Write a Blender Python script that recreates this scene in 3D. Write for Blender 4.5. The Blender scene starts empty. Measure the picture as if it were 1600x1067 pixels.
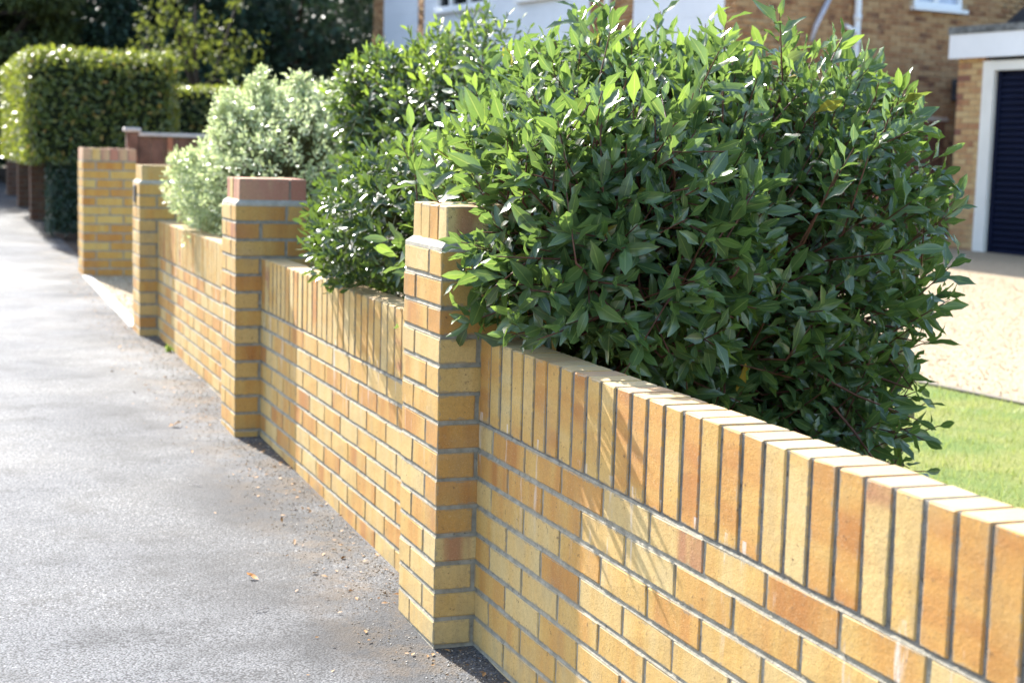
import bpy, math, random
import numpy as np
from mathutils import Matrix, Vector, Euler

random.seed(7)
rng = np.random.default_rng(11)
R = math.radians
scene = bpy.context.scene
COL = scene.collection

# ------------------------------------------------------------------ camera
CAM = np.array([-1.3475, -3.7928, 0.7023])
YAW, PITCH, ROLL, FPX = 0.3616, -0.1208, 0.0277, 2432.7
_F = np.array([math.sin(YAW)*math.cos(PITCH), math.cos(YAW)*math.cos(PITCH), math.sin(PITCH)])
_r = np.array([math.cos(YAW), -math.sin(YAW), 0.0]); _u = np.cross(_r, _F)
_R = _r*math.cos(ROLL) + _u*math.sin(ROLL)
_U = -_r*math.sin(ROLL) + _u*math.cos(ROLL)
cam_data = bpy.data.cameras.new('camera')
cam = bpy.data.objects.new('camera', cam_data); COL.objects.link(cam)
cam.matrix_world = Matrix(((_R[0], _U[0], -_F[0], CAM[0]), (_R[1], _U[1], -_F[1], CAM[1]),
                           (_R[2], _U[2], -_F[2], CAM[2]), (0, 0, 0, 1)))
cam_data.sensor_width = 36.0
cam_data.lens = FPX/1600*36
cam_data.clip_start, cam_data.clip_end = 0.05, 1000
cam_data.dof.use_dof = True
cam_data.dof.focus_distance = 3.55
cam_data.dof.aperture_fstop = 4.8
scene.camera = cam

def screen(P):
    """pixel (of 1600 x 1067) and depth of world points, only used to decide which pieces show largest"""
    d = np.atleast_2d(P) - CAM
    D = d @ _F
    return 800 + FPX*(d @ _R)/D, 533.5 - FPX*(d @ _U)/D, D

# ------------------------------------------------------------------ world and sun
SUN_TO = np.array([-0.160, 1.0, 0.65]); SUN_TO /= np.linalg.norm(SUN_TO)
world = bpy.data.worlds.new('World'); scene.world = world; world.use_nodes = True
wn = world.node_tree
sky = wn.nodes.new('ShaderNodeTexSky'); sky.sky_type = 'NISHITA'; sky.sun_disc = False
sky.sun_elevation = math.asin(SUN_TO[2])
sky.sun_rotation = math.atan2(SUN_TO[0], SUN_TO[1])
sky.dust_density = 1.5
bg = wn.nodes['Background']; bg.inputs['Strength'].default_value = 0.15
wn.links.new(sky.outputs[0], bg.inputs['Color'])
sun_data = bpy.data.lights.new('sun', 'SUN'); sun_data.energy = 5.0; sun_data.angle = R(0.53)
sun_data.color = (1.0, 0.965, 0.90)
sun = bpy.data.objects.new('sun', sun_data); COL.objects.link(sun)
sun.rotation_euler = Vector(-SUN_TO).to_track_quat('-Z', 'Y').to_euler()
sun.location = (0, 0, 20)
scene.view_settings.view_transform = 'Standard'
scene.view_settings.look = 'None'
scene.view_settings.gamma = 1.0
scene.view_settings.use_curve_mapping = False
scene.view_settings.exposure = 1.72
scene.cycles.max_bounces = 8
scene.cycles.transparent_max_bounces = 8
scene.cycles.sample_clamp_indirect = 8.0
scene.cycles.use_denoising = True

# ------------------------------------------------------------------ helpers
def GZ(y):
    return -0.605 + 0.018*y

def link(name, me, parent=None, mat=None, loc=None):
    o = bpy.data.objects.new(name, me); COL.objects.link(o)
    if parent is not None: o.parent = parent
    if mat is not None and me is not None and not me.materials: me.materials.append(mat)
    if loc is not None: o.location = loc
    return o

def tag(o, label=None, cat=None, group=None, kind=None):
    if label: o['label'] = label
    if cat: o['category'] = cat
    if group: o['group'] = group
    if kind: o['kind'] = kind
    return o

def empty(name, loc, label=None, cat=None, group=None, rotz=0.0):
    o = bpy.data.objects.new(name, None); COL.objects.link(o)
    o.location = loc; o.rotation_euler = (0, 0, rotz); o.empty_display_size = 0.1
    return tag(o, label, cat, group)

def np_mesh(name, V, F, mat=None, smooth=False):
    """V (n,3), F (m,k) with k = 3 or 4"""
    V = np.asarray(V, dtype=np.float32); F = np.asarray(F, dtype=np.int32)
    me = bpy.data.meshes.new(name)
    me.vertices.add(len(V)); me.vertices.foreach_set('co', V.ravel())
    k = F.shape[1]
    me.loops.add(F.size); me.loops.foreach_set('vertex_index', F.ravel())
    me.polygons.add(len(F)); me.polygons.foreach_set('loop_start', np.arange(len(F), dtype=np.int32)*k)
    if smooth: me.polygons.foreach_set('use_smooth', np.ones(len(F), dtype=bool))
    me.update(calc_edges=True); me.validate()
    if mat: me.materials.append(mat)
    return me

class MB:
    """collects boxes, prisms and tubes and builds ONE mesh"""
    def __init__(self): self.v = []; self.f = []
    def add(self, vs, fs):
        b = len(self.v); self.v += [tuple(p) for p in vs]; self.f += [tuple(i+b for i in f) for f in fs]; return self
    def box(self, x0, x1, y0, y1, z0, z1, xf=None):
        vs = [(x, y, z) for z in (z0, z1) for y in (y0, y1) for x in (x0, x1)]
        if xf: vs = [xf(p) for p in vs]
        return self.add(vs, [(0, 2, 3, 1), (4, 5, 7, 6), (0, 1, 5, 4), (2, 6, 7, 3), (0, 4, 6, 2), (1, 3, 7, 5)])
    def bbox(self, x0, x1, y0, y1, z0, z1, b=0.004):
        """box with bevelled edges"""
        V, F = bevel_box(x1-x0, y1-y0, z1-z0, b)
        c = np.array([(x0+x1)/2, (y0+y1)/2, (z0+z1)/2])
        return self.add((V+c).tolist(), F)
    def poly(self, pts, z0, z1):
        n = len(pts)
        vs = [(x, y, z0) for x, y in pts] + [(x, y, z1) for x, y in pts]
        fs = [tuple(range(n))[::-1], tuple(range(n, 2*n))] + [(i, (i+1) % n, n+(i+1) % n, n+i) for i in range(n)]
        return self.add(vs, fs)
    def tube(self, pts, r0, r1, sides=6, cap=True):
        pts = [Vector(p) for p in pts]; n = len(pts); rings = []
        ref = Vector((0.3, 0.1, 1)).normalized()
        for i, p in enumerate(pts):
            t = (pts[min(i+1, n-1)] - pts[max(i-1, 0)]).normalized()
            a = t.cross(ref)
            if a.length < 1e-3: a = t.cross(Vector((1, 0, 0)))
            a.normalize(); b = t.cross(a); r = r0 + (r1-r0)*i/max(1, n-1)
            rings.append([p + (a*math.cos(2*math.pi*k/sides) + b*math.sin(2*math.pi*k/sides))*r for k in range(sides)])
        vs = [q for rg in rings for q in rg]; fs = []
        for i in range(n-1):
            for k in range(sides):
                fs.append((i*sides+k, i*sides+(k+1) % sides, (i+1)*sides+(k+1) % sides, (i+1)*sides+k))
        if cap:
            fs.append(tuple(range(sides))[::-1]); fs.append(tuple((n-1)*sides+k for k in range(sides)))
        return self.add(vs, fs)
    def build(self, name, mat=None, parent=None, smooth=False, loc=None):
        me = bpy.data.meshes.new(name); me.from_pydata(self.v, [], self.f); me.update()
        if smooth:
            for p in me.polygons: p.use_smooth = True
        if mat: me.materials.append(mat)
        return link(name, me, parent, loc=loc)

def bevel_box(sx, sy, sz, b, jit=0.0, r=None):
    """24 verts, 26 faces (44 triangles): a box with bevelled edges; jit moves corners a little"""
    V = []; idx = {}
    h = (sx/2, sy/2, sz/2)
    for cx in (-1, 1):
        for cy in (-1, 1):
            for cz in (-1, 1):
                c = np.array([cx*h[0], cy*h[1], cz*h[2]])
                if jit: c = c + r.normal(0, jit, 3)
                for ax in range(3):
                    p = c.copy()
                    for a2, s in enumerate((cx, cy, cz)):
                        if a2 != ax: p[a2] -= s*b*(1.0 if not jit else float(r.uniform(0.5, 2.1)))
                    idx[(cx, cy, cz, ax)] = len(V); V.append(p)
    F = []
    S = (-1, 1)
    for ax in range(3):                                  # main faces
        o = [a for a in range(3) if a != ax]
        for s in S:
            q = []
            for (p, t) in ((-1, -1), (1, -1), (1, 1), (-1, 1)):
                c = [0, 0, 0]; c[ax] = s; c[o[0]] = p; c[o[1]] = t
                q.append(idx[(*c, ax)])
            flip = (s < 0) ^ (ax == 1)
            F.append(tuple(q[::-1]) if flip else tuple(q))
    for ax in range(3):                                  # edge bevels along ax
        o = [a for a in range(3) if a != ax]
        for p in S:
            for t in S:
                c0 = [0, 0, 0]; c0[ax] = -1; c0[o[0]] = p; c0[o[1]] = t
                c1 = list(c0); c1[ax] = 1
                F.append((idx[(*c0, o[0])], idx[(*c1, o[0])], idx[(*c1, o[1])], idx[(*c0, o[1])]))
    for cx in S:
        for cy in S:
            for cz in S:
                F.append((idx[(cx, cy, cz, 0)], idx[(cx, cy, cz, 1)], idx[(cx, cy, cz, 2)]))
    V = np.array(V)
    G = []
    for f in F:                                          # outward winding
        P = V[list(f)]; n = np.cross(P[1]-P[0], P[2]-P[0])
        G.append(f if n @ P.mean(0) > 0 else f[::-1])
    return V, G

# ------------------------------------------------------------------ materials
class NT:
    def __init__(self, name):
        self.m = bpy.data.materials.new(name); self.m.use_nodes = True
        self.t = self.m.node_tree; self.b = self.t.nodes['Principled BSDF']; self.out = self.t.nodes['Material Output']
    def n(self, typ, **kw):
        nd = self.t.nodes.new('ShaderNode'+typ)
        for k, v in kw.items(): setattr(nd, k, v)
        return nd
    def l(self, a, b): self.t.links.new(a, b)
    def val(self, sock, v):
        if hasattr(v, 'is_output'): self.l(v, sock)
        else: sock.default_value = v
    def math(self, op, a, b=None, clamp=False):
        nd = self.n('Math', operation=op, use_clamp=clamp); self.val(nd.inputs[0], a)
        if b is not None: self.val(nd.inputs[1], b)
        return nd.outputs[0]
    def noise(self, vec, scale, detail=3, rough=0.55, w=None):
        nd = self.n('TexNoise'); nd.inputs['Scale'].default_value = scale
        nd.inputs['Detail'].default_value = detail; nd.inputs['Roughness'].default_value = rough
        if vec is not None: self.l(vec, nd.inputs['Vector'])
        return nd.outputs['Fac']
    def ramp(self, fac, stops, interp='LINEAR'):
        nd = self.n('ValToRGB'); e = nd.color_ramp.elements; nd.color_ramp.interpolation = interp
        while len(e) < len(stops): e.new(0.5)
        for el, (p, c) in zip(e, stops):
            el.position = p; el.color = (*c, 1) if len(c) == 3 else c
        self.l(fac, nd.inputs[0]); return nd.outputs[0]
    def mix(self, fac, a, b, mode='MIX'):
        nd = self.n('Mix', data_type='RGBA', blend_type=mode); self.val(nd.inputs[0], fac)
        for s, v in ((nd.inputs[6], a), (nd.inputs[7], b)):
            if isinstance(v, tuple): s.default_value = (*v, 1)
            else: self.l(v, s)
        return nd.outputs[2]
    def rand(self):
        oi = self.n('ObjectInfo'); g = self.n('NewGeometry')
        s = self.math('ADD', oi.outputs['Random'], g.outputs['Random Per Island'])
        return self.math('FRACT', s)
    def smooth(self, v, a, b, lo=0.0, hi=1.0):
        nd = self.n('MapRange', interpolation_type='SMOOTHSTEP'); self.l(v, nd.inputs[0])
        for i, x in enumerate((a, b, lo, hi)): nd.inputs[i+1].default_value = x
        return nd.outputs[0]
    def bump(self, h, strength, dist):
        nd = self.n('Bump'); nd.inputs['Strength'].default_value = strength; nd.inputs['Distance'].default_value = dist
        self.l(h, nd.inputs['Height']); self.l(nd.outputs[0], self.b.inputs['Normal'])
    def base(self, c, rough=0.8, spec=0.5):
        self.val(self.b.inputs['Base Color'], (*c, 1) if isinstance(c, tuple) else c)
        self.val(self.b.inputs['Roughness'], rough); self.b.inputs['Specular IOR Level'].default_value = spec
    def coord(self, which='Object'):
        return self.n('TexCoord').outputs[which]
    def scaled(self, v, s, off=None):
        nd = self.n('VectorMath', operation='MULTIPLY'); self.l(v, nd.inputs[0]); nd.inputs[1].default_value = s
        o = nd.outputs[0]
        if off is not None:
            cb = self.n('CombineXYZ')
            for i in range(3): self.l(off, cb.inputs[i])
            a = self.n('VectorMath', operation='ADD'); self.l(o, a.inputs[0]); self.l(cb.outputs[0], a.inputs[1]); o = a.outputs[0]
        return o

def brick_material(name, stops, red=None, band=(13.0, 1.2, 2.0), stain=False, speck=0.35, fine=True):
    t = NT(name); rd = t.rand(); r100 = t.math('MULTIPLY', rd, 97.0)
    co = t.coord('Object')
    v = t.scaled(co, band, r100)
    n1 = t.noise(v, 1.0, 2.5, 0.5)
    r2 = t.math('FRACT', t.math('MULTIPLY', rd, 13.37))
    fac = t.math('ADD', t.math('MULTIPLY', t.math('SUBTRACT', n1, 0.5), 1.25), t.math('ADD', t.math('MULTIPLY', r2, 0.76), 0.09), clamp=True)
    col = t.ramp(fac, stops)
    if red:
        r3 = t.math('FRACT', t.math('MULTIPLY', rd, 41.7))
        m = t.math('MULTIPLY', t.math('GREATER_THAN', r3, 0.965), t.smooth(n1, 0.44, 0.66, 0.0, 0.7))
        col = t.mix(m, col, red)
    # large faint soot and weather blotches
    pos = t.n('NewGeometry').outputs['Position']
    n2 = t.noise(pos, 7.0, 4, 0.6)
    col = t.mix(t.smooth(n2, 0.5, 0.78, 0.0, 0.32), col, (0.33, 0.26, 0.17))
    if fine:
        v2 = t.scaled(co, (1, 1, 1), r100)
        n3 = t.noise(v2, 330.0, 2, 0.6)
        col = t.mix(t.smooth(n3, 0.56, 0.70, 0.0, speck), col, (0.16, 0.08, 0.03))
        n3b = t.noise(v2, 240.0, 2, 0.6)
        col = t.mix(t.smooth(n3b, 0.56, 0.74, 0.0, 0.30), col, (0.75, 0.60, 0.36))
        n4 = t.noise(v2, 60.0, 3, 0.7)
        n6 = t.noise(v2, 95.0, 4, 0.75)
        col = t.mix(t.smooth(n6, 0.35, 0.65, 0.22, 0.0), col, (0.30, 0.18, 0.07))
        stc = t.scaled(pos, (9.0, 9.0, 1.6)); n7 = t.noise(stc, 1.0, 5, 0.65)
        col = t.mix(t.smooth(n7, 0.56, 0.76, 0.0, 0.30), col, (0.26, 0.20, 0.13))
        col = t.mix(t.smooth(n4, 0.635, 0.72, 0.0, 0.75), col, (0.14, 0.08, 0.04))
        # worn, soiled and mortar-smeared arrises: distance to the edges of each face in metres
        tc = t.n('TexCoord'); g = t.n('SeparateXYZ'); t.l(tc.outputs['Generated'], g.inputs[0]); on = t.n('SeparateXYZ'); t.l(tc.outputs['Normal'], on.inputs[0])
        ed = [t.math('MULTIPLY', t.math('SUBTRACT', 0.5, t.math('ABSOLUTE', t.math('SUBTRACT', g.outputs[i], 0.5))), (0.20, 0.1025, 0.066)[i]) for i in range(3)]
        ed = [t.math('ADD', ed[i], t.math('GREATER_THAN', t.math('ABSOLUTE', on.outputs[i]), 0.6)) for i in range(3)]
        dmin = t.math('MINIMUM', ed[0], t.math('MINIMUM', ed[1], ed[2]))
        wob = t.noise(v2, 45.0, 4, 0.7)
        dm = t.math('ADD', dmin, t.math('MULTIPLY', t.math('SUBTRACT', wob, 0.56), 0.030))
        col = t.mix(t.smooth(dm, 0.0035, 0.0, 0.0, 0.62), col, (0.30, 0.245, 0.17))
        hgt = t.math('ADD', t.math('MULTIPLY', n3, 0.6), t.math('MULTIPLY', n4, 0.8))
        t.bump(hgt, 0.38, 0.0030)
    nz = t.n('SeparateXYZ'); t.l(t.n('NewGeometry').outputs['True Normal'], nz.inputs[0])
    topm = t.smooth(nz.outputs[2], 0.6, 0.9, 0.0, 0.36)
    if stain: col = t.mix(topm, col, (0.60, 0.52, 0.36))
    if stain:
        # lime runs under the coping: narrow vertical streaks in the first courses below it
        sp = t.n('SeparateXYZ'); t.l(pos, sp.inputs[0])
        cb = t.n('CombineXYZ'); t.l(t.math('MULTIPLY', sp.outputs[1], 16.0), cb.inputs[1]); t.l(t.math('MULTIPLY', sp.outputs[2], 2.2), cb.inputs[2])
        s = t.noise(cb.outputs[0], 1.0, 4, 0.65)
        zf = t.math('MULTIPLY', t.smooth(sp.outputs[2], -0.26, -0.02), t.math('LESS_THAN', sp.outputs[2], 0.03))
        m = t.math('MULTIPLY', t.smooth(s, 0.57, 0.68, 0.0, 0.75), zf)
        col = t.mix(m, col, (0.72, 0.68, 0.64))
        # damp green and grey soiling near the ground
        n5 = t.noise(pos, 11.0, 4, 0.6)
        low = t.math('MULTIPLY', t.smooth(sp.outputs[2], -0.44, -0.62), t.smooth(n5, 0.4, 0.7, 0, 0.5))
        col = t.mix(low, col, (0.24, 0.22, 0.15))
    t.base(col, 0.85, 0.25)
    return t.m

BUFF = [(0.0, (0.63, 0.460, 0.205)), (0.28, (0.63, 0.415, 0.155)), (0.5, (0.60, 0.365, 0.11)), (0.74, (0.56, 0.285, 0.075)), (1.0, (0.46, 0.19, 0.05))]
M = {}
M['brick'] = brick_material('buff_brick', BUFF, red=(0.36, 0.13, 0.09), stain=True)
M['brick_gate'] = brick_material('orange_gate_brick', [(0, (0.62, 0.43, 0.13)), (0.4, (0.58, 0.33, 0.075)), (1, (0.48, 0.20, 0.04))])
M['brick_red'] = brick_material('pink_red_brick', [(0, (0.55, 0.36, 0.20)), (0.3, (0.50, 0.23, 0.155)), (1, (0.42, 0.155, 0.11))])
M['brick_dark'] = brick_material('dark_red_brick', [(0, (0.13, 0.05, 0.035)), (1, (0.07, 0.03, 0.025))])
M['brick_house'] = brick_material('house_brick', [(0, (0.44, 0.28, 0.14)), (0.45, (0.40, 0.23, 0.11)), (0.75, (0.32, 0.16, 0.075)), (1, (0.17, 0.08, 0.045))], band=(5, 1, 2), fine=False)
M['brick_garage'] = brick_material('garage_brick', [(0, (0.56, 0.40, 0.20)), (0.4, (0.50, 0.32, 0.15)), (0.75, (0.40, 0.20, 0.10)), (1, (0.24, 0.11, 0.075))], band=(5, 1, 2), fine=False)

def mortar_material(name, c0, c1, dark=0.5):
    t = NT(name); pos = t.n('NewGeometry').outputs['Position']
    a = t.noise(pos, 26.0, 4, 0.6); b = t.noise(pos, 220.0, 3, 0.6); d = t.noise(pos, 55.0, 3, 0.65)
    col = t.mix(t.smooth(a, 0.3, 0.7), c0, c1)
    col = t.mix(t.smooth(d, 0.60, 0.72, 0, dark), col, (0.05, 0.045, 0.035))
    t.base(col, 0.9, 0.2); t.bump(t.math('ADD', b, t.math('MULTIPLY', a, 2.0)), 0.6, 0.004)
    return t.m
M['mortar'] = mortar_material('mortar', (0.24, 0.215, 0.165), (0.37, 0.335, 0.265), 0.55)
M['mortar_cope'] = mortar_material('coping_mortar', (0.13, 0.12, 0.10), (0.24, 0.22, 0.19), 0.85)
M['fillet'] = mortar_material('fillet_mortar', (0.38, 0.34, 0.27), (0.50, 0.46, 0.37), 0.4)
M['mortar_house'] = mortar_material('house_mortar', (0.36, 0.26, 0.16), (0.44, 0.33, 0.21), 0.0)
M['mortar_dark'] = mortar_material('dark_mortar', (0.10, 0.08, 0.07), (0.15, 0.12, 0.10), 0.2)

def simple(name, c, rough=0.6, spec=0.5, vary=0.12, scale=6.0, bump=0.0, metal=0.0):
    t = NT(name); pos = t.n('NewGeometry').outputs['Position']
    n = t.noise(pos, scale, 4, 0.6)
    lo = tuple(x*(1-vary) for x in c); hi = tuple(min(1, x*(1+vary)) for x in c)
    t.base(t.mix(t.smooth(n, 0.3, 0.7), lo, hi), rough, spec)
    t.b.inputs['Metallic'].default_value = metal
    if bump: t.bump(t.noise(pos, scale*12, 3), bump, 0.004)
    return t.m
M['white_paint'] = simple('white_paint', (0.78, 0.79, 0.80), 0.45, 0.4, 0.04, 1.5)
M['cream_paint'] = simple('cream_paint', (0.74, 0.72, 0.66), 0.5, 0.4, 0.05, 2.0)
M['cladding'] = simple('white_cladding', (0.70, 0.73, 0.78), 0.5, 0.4, 0.05, 1.2)
M['navy'] = simple('navy_door_paint', (0.004, 0.007, 0.024), 0.65, 0.12, 0.1, 2.0)
M['felt'] = simple('roof_felt', (0.16, 0.165, 0.16), 0.95, 0.2, 0.5, 9.0, 0.4)
M['tile_dark'] = simple('dark_roof_tile', (0.055, 0.057, 0.065), 0.8, 0.3, 0.3, 5.0, 0.3)
M['pipe_grey'] = simple('grey_lavender_pipe', (0.50, 0.50, 0.56), 0.5, 0.4, 0.08, 4.0)
M['black_metal'] = simple('black_metal', (0.015, 0.015, 0.018), 0.45, 0.5, 0.2, 20.0)
M['wood_brown'] = simple('brown_stained_wood', (0.13, 0.065, 0.045), 0.75, 0.3, 0.3, 9.0, 0.3)
M['wood_orange'] = simple('orange_brown_wood', (0.34, 0.13, 0.07), 0.75, 0.3, 0.15, 9.0, 0.3)
M['wood_grey'] = simple('weathered_grey_rail', (0.42, 0.38, 0.36), 0.8, 0.3, 0.15, 9.0, 0.3)
M['concrete'] = simple('concrete_edging', (0.50, 0.48, 0.44), 0.9, 0.3, 0.15, 14.0, 0.4)
M['edging'] = simple('worn_edging', (0.22, 0.19, 0.15), 0.9, 0.2, 0.2, 14.0, 0.4)
M['bark'] = simple('bark', (0.055, 0.04, 0.028), 0.9, 0.2, 0.3, 18.0, 0.5)
M['stem_red'] = simple('red_brown_stem', (0.13, 0.05, 0.028), 0.6, 0.4, 0.35, 12.0)
M['stem_green'] = simple('green_brown_stem', (0.10, 0.09, 0.035), 0.7, 0.3, 0.3, 12.0)
M['soil'] = simple('garden_soil', (0.075, 0.052, 0.036), 0.95, 0.2, 0.4, 16.0, 0.8)
M['road'] = simple('road_asphalt', (0.075, 0.075, 0.078), 0.8, 0.4, 0.2, 8.0, 0.6)
M['dry_leaf'] = simple('dry_leaf', (0.36, 0.20, 0.08), 0.7, 0.3, 0.3, 60.0)
M['orange_leaf'] = simple('orange_leaf', (0.50, 0.20, 0.03), 0.6, 0.4, 0.3, 60.0)
M['curtain'] = simple('curtain_behind_glass', (0.42, 0.48, 0.62), 0.25, 0.6, 0.2, 3.0)
M['dark_glass'] = simple('dark_window_glass', (0.012, 0.013, 0.014), 0.08, 0.6, 0.2, 3.0)

def tarmac():
    t = NT('tarmac'); pos = t.n('NewGeometry').outputs['Position']
    vo = t.n('TexVoronoi'); vo.inputs['Scale'].default_value = 160.0; t.l(pos, vo.inputs['Vector'])
    vd = t.n('TexVoronoi'); vd.inputs['Scale'].default_value = 260.0; t.l(pos, vd.inputs['Vector'])
    sp = t.n('SeparateXYZ'); t.l(pos, sp.inputs[0])
    sc = t.n('SeparateColor'); t.l(vo.outputs['Color'], sc.inputs[0])
    big = t.noise(pos, 1.1, 5, 0.6); mid = t.noise(pos, 5.0, 5, 0.65); fine = t.noise(pos, 420.0, 2, 0.6)
    col = t.ramp(sc.outputs[0], [(0.0, (0.068, 0.071, 0.077)), (0.5, (0.130, 0.135, 0.145)), (0.9, (0.182, 0.189, 0.201)), (1.0, (0.38, 0.38, 0.38))])
    col = t.mix(t.smooth(big, 0.38, 0.62, 0.0, 0.7), col, (0.190, 0.194, 0.203))
    col = t.mix(t.smooth(mid, 0.46, 0.68, 0.0, 0.6), col, (0.082, 0.083, 0.086))
    # fine dark gaps between stones
    col = t.mix(t.smooth(vo.outputs['Distance'], 0.35, 0.75, 0.0, 0.75), col, (0.028, 0.028, 0.03))
    # brown grit and dirt lying along the foot of the wall
    d = t.noise(pos, 4.5, 8, 0.8)
    m = t.math('MULTIPLY', t.smooth(sp.outputs[0], -0.46, -0.10), t.smooth(d, 0.45, 0.60, 0.0, 0.70))
    wall_band = t.smooth(sp.outputs[0], -0.95, -0.25, 0.0, 0.75)  # patchy darker band of tarmac towards the wall
    col = t.mix(t.math('MULTIPLY', wall_band, t.smooth(t.noise(pos, 1.9, 4, 0.6), 0.35, 0.6)), col, (0.046, 0.046, 0.048))
    dirt = t.mix(fine, (0.06, 0.045, 0.03), (0.20, 0.155, 0.11))
    col = t.mix(m, col, dirt)
    # a long hairline crack and a trench seam across the path
    for yy, amp in ((6.22, 0.10),):
        w = t.math('ADD', sp.outputs[1], t.math('MULTIPLY', t.noise(pos, 2.3, 4, 0.7), amp*2))
        dd = t.math('ABSOLUTE', t.math('SUBTRACT', w, yy+amp))
        gate = t.smooth(t.noise(pos, 1.7, 2), 0.42, 0.56)
        col = t.mix(t.math('MULTIPLY', t.smooth(dd, 0.010, 0.003), gate), col, (0.03, 0.03, 0.03))
    rough = t.smooth(big, 0.3, 0.7, 0.74, 0.9)
    t.base(col, rough, 0.14)
    h = t.math('ADD', t.math('MULTIPLY', t.math('SUBTRACT', 1.0, vo.outputs['Distance']), 1.0), t.math('MULTIPLY', t.math('SUBTRACT', 1.0, vd.outputs['Distance']), 0.5))
    h = t.math('ADD', h, t.math('MULTIPLY', mid, 3.0))
    t.bump(h, 0.45, 0.004)
    return t.m
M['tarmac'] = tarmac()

def gravel():
    t = NT('gravel'); pos = t.n('NewGeometry').outputs['Position']
    vo = t.n('TexVoronoi'); vo.inputs['Scale'].default_value = 105.0; t.l(pos, vo.inputs['Vector'])
    sc = t.n('SeparateColor'); t.l(vo.outputs['Color'], sc.inputs[0])
    col = t.ramp(sc.outputs[0], [(0, (0.22, 0.15, 0.085)), (0.4, (0.38, 0.285, 0.175)), (0.8, (0.45, 0.36, 0.24)), (1, (0.55, 0.48, 0.38))])
    b = t.noise(pos, 0.9, 4, 0.6)
    col = t.mix(t.smooth(b, 0.4, 0.7, 0, 0.35), col, (0.40, 0.30, 0.19))
    col = t.mix(t.smooth(vo.outputs['Distance'], 0.4, 0.8, 0, 0.5), col, (0.30, 0.22, 0.13))
    t.base(col, 0.9, 0.2); t.bump(t.math('SUBTRACT', 1.0, vo.outputs['Distance']), 0.5, 0.008)
    return t.m
M['gravel'] = gravel()
tp = NT('gravel_stone'); rd = tp.rand()
tp.base(tp.ramp(rd, [(0, (0.30, 0.20, 0.11)), (0.4, (0.44, 0.34, 0.21)), (0.8, (0.50, 0.41, 0.28)), (1, (0.62, 0.55, 0.44))]), 0.85, 0.25); M['stone'] = tp.m
tp = NT('grit'); rd = tp.rand()
tp.base(tp.ramp(rd, [(0, (0.16, 0.12, 0.08)), (0.5, (0.34, 0.28, 0.20)), (0.85, (0.5, 0.45, 0.38)), (1, (0.75, 0.72, 0.66))]), 0.85, 0.25); M['grit'] = tp.m

def lawn_mat():
    t = NT('lawn_turf'); pos = t.n('NewGeometry').outputs['Position']
    a = t.noise(pos, 1.6, 4, 0.6); b = t.noise(pos, 70.0, 3, 0.7)
    col = t.mix(t.smooth(a, 0.35, 0.65), (0.14, 0.21, 0.045), (0.27, 0.27, 0.08))
    col = t.mix(t.smooth(b, 0.4, 0.7, 0, 0.6), col, (0.09, 0.13, 0.03))
    t.base(col, 0.9, 0.2); t.bump(b, 0.9, 0.02)
    return t.m
M['lawn'] = lawn_mat()

def leaf_material(name, stops, trans, tw=0.35, rough=0.34, spec=0.5, vein=False, mixpos=0.0, poscol=(0.1, 0.1, 0.1)):
    t = NT(name); rd = t.rand()
    col = t.ramp(rd, stops); tcol = t.mix(0.5, col, trans, 'MIX')
    if mixpos:
        pos = t.n('NewGeometry').outputs['Position']
        n = t.noise(pos, 3.5, 3, 0.6)
        col = t.mix(t.smooth(n, 0.45, 0.7, 0, mixpos), col, poscol)
    if vein:
        uv = t.n('UVMap'); sp = t.n('SeparateXYZ'); t.l(uv.outputs[0], sp.inputs[0])
        dd = t.math('ABSOLUTE', t.math('SUBTRACT', sp.outputs[0], 0.5))
        vm = t.smooth(dd, 0.055, 0.02, 0.0, 0.75)
        side = t.math('ABSOLUTE', t.math('SINE', t.math('MULTIPLY', t.math('ADD', sp.outputs[1], t.math('MULTIPLY', dd, -0.5)), 26.0)))
        vs = t.math('MULTIPLY', t.smooth(side, 0.16, 0.02, 0.0, 0.22), 1.0)
        vmx = t.math('MAXIMUM', vm, vs)
        col = t.mix(vmx, col, (0.20, 0.28, 0.08)); tcol = t.mix(vmx, tcol, (0.42, 0.50, 0.12))
    t.base(col, rough, spec)
    tr = t.n('BsdfTranslucent'); t.l(tcol, tr.inputs['Color'])
    mx = t.n('MixShader'); mx.inputs[0].default_value = tw
    t.l(t.b.outputs[0], mx.inputs[1]); t.l(tr.outputs[0], mx.inputs[2]); t.l(mx.outputs[0], t.out.inputs['Surface'])
    return t.m
M['bay_old'] = leaf_material('bay_leaf', [(0, (0.052, 0.096, 0.040)), (0.6, (0.072, 0.124, 0.048)), (0.96, (0.092, 0.144, 0.052)), (0.994, (0.10, 0.13, 0.03)), (1.0, (0.50, 0.28, 0.03))], (0.34, 0.54, 0.08), 0.29, 0.25, 0.75, vein=True)
M['bay_young'] = leaf_material('young_bay_leaf', [(0, (0.065, 0.130, 0.038)), (1, (0.11, 0.185, 0.05))], (0.46, 0.66, 0.08), 0.36, 0.27, 0.65, vein=True)
M['bush_leaf'] = leaf_material('glossy_shrub_leaf', [(0, (0.022, 0.054, 0.024)), (0.6, (0.036, 0.078, 0.027)), (1.0, (0.070, 0.122, 0.033))], (0.36, 0.54, 0.05), 0.22, 0.33, 0.6)
M['bush_young'] = leaf_material('young_shrub_leaf', [(0, (0.085, 0.165, 0.035)), (1, (0.15, 0.24, 0.05))], (0.52, 0.68, 0.06), 0.36, 0.26, 0.65)
M['pitto_leaf'] = leaf_material('variegated_leaf', [(0, (0.22, 0.30, 0.13)), (0.5, (0.41, 0.49, 0.25)), (1.0, (0.72, 0.74, 0.50))], (0.64, 0.73, 0.32), 0.42, 0.3, 0.5)
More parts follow.
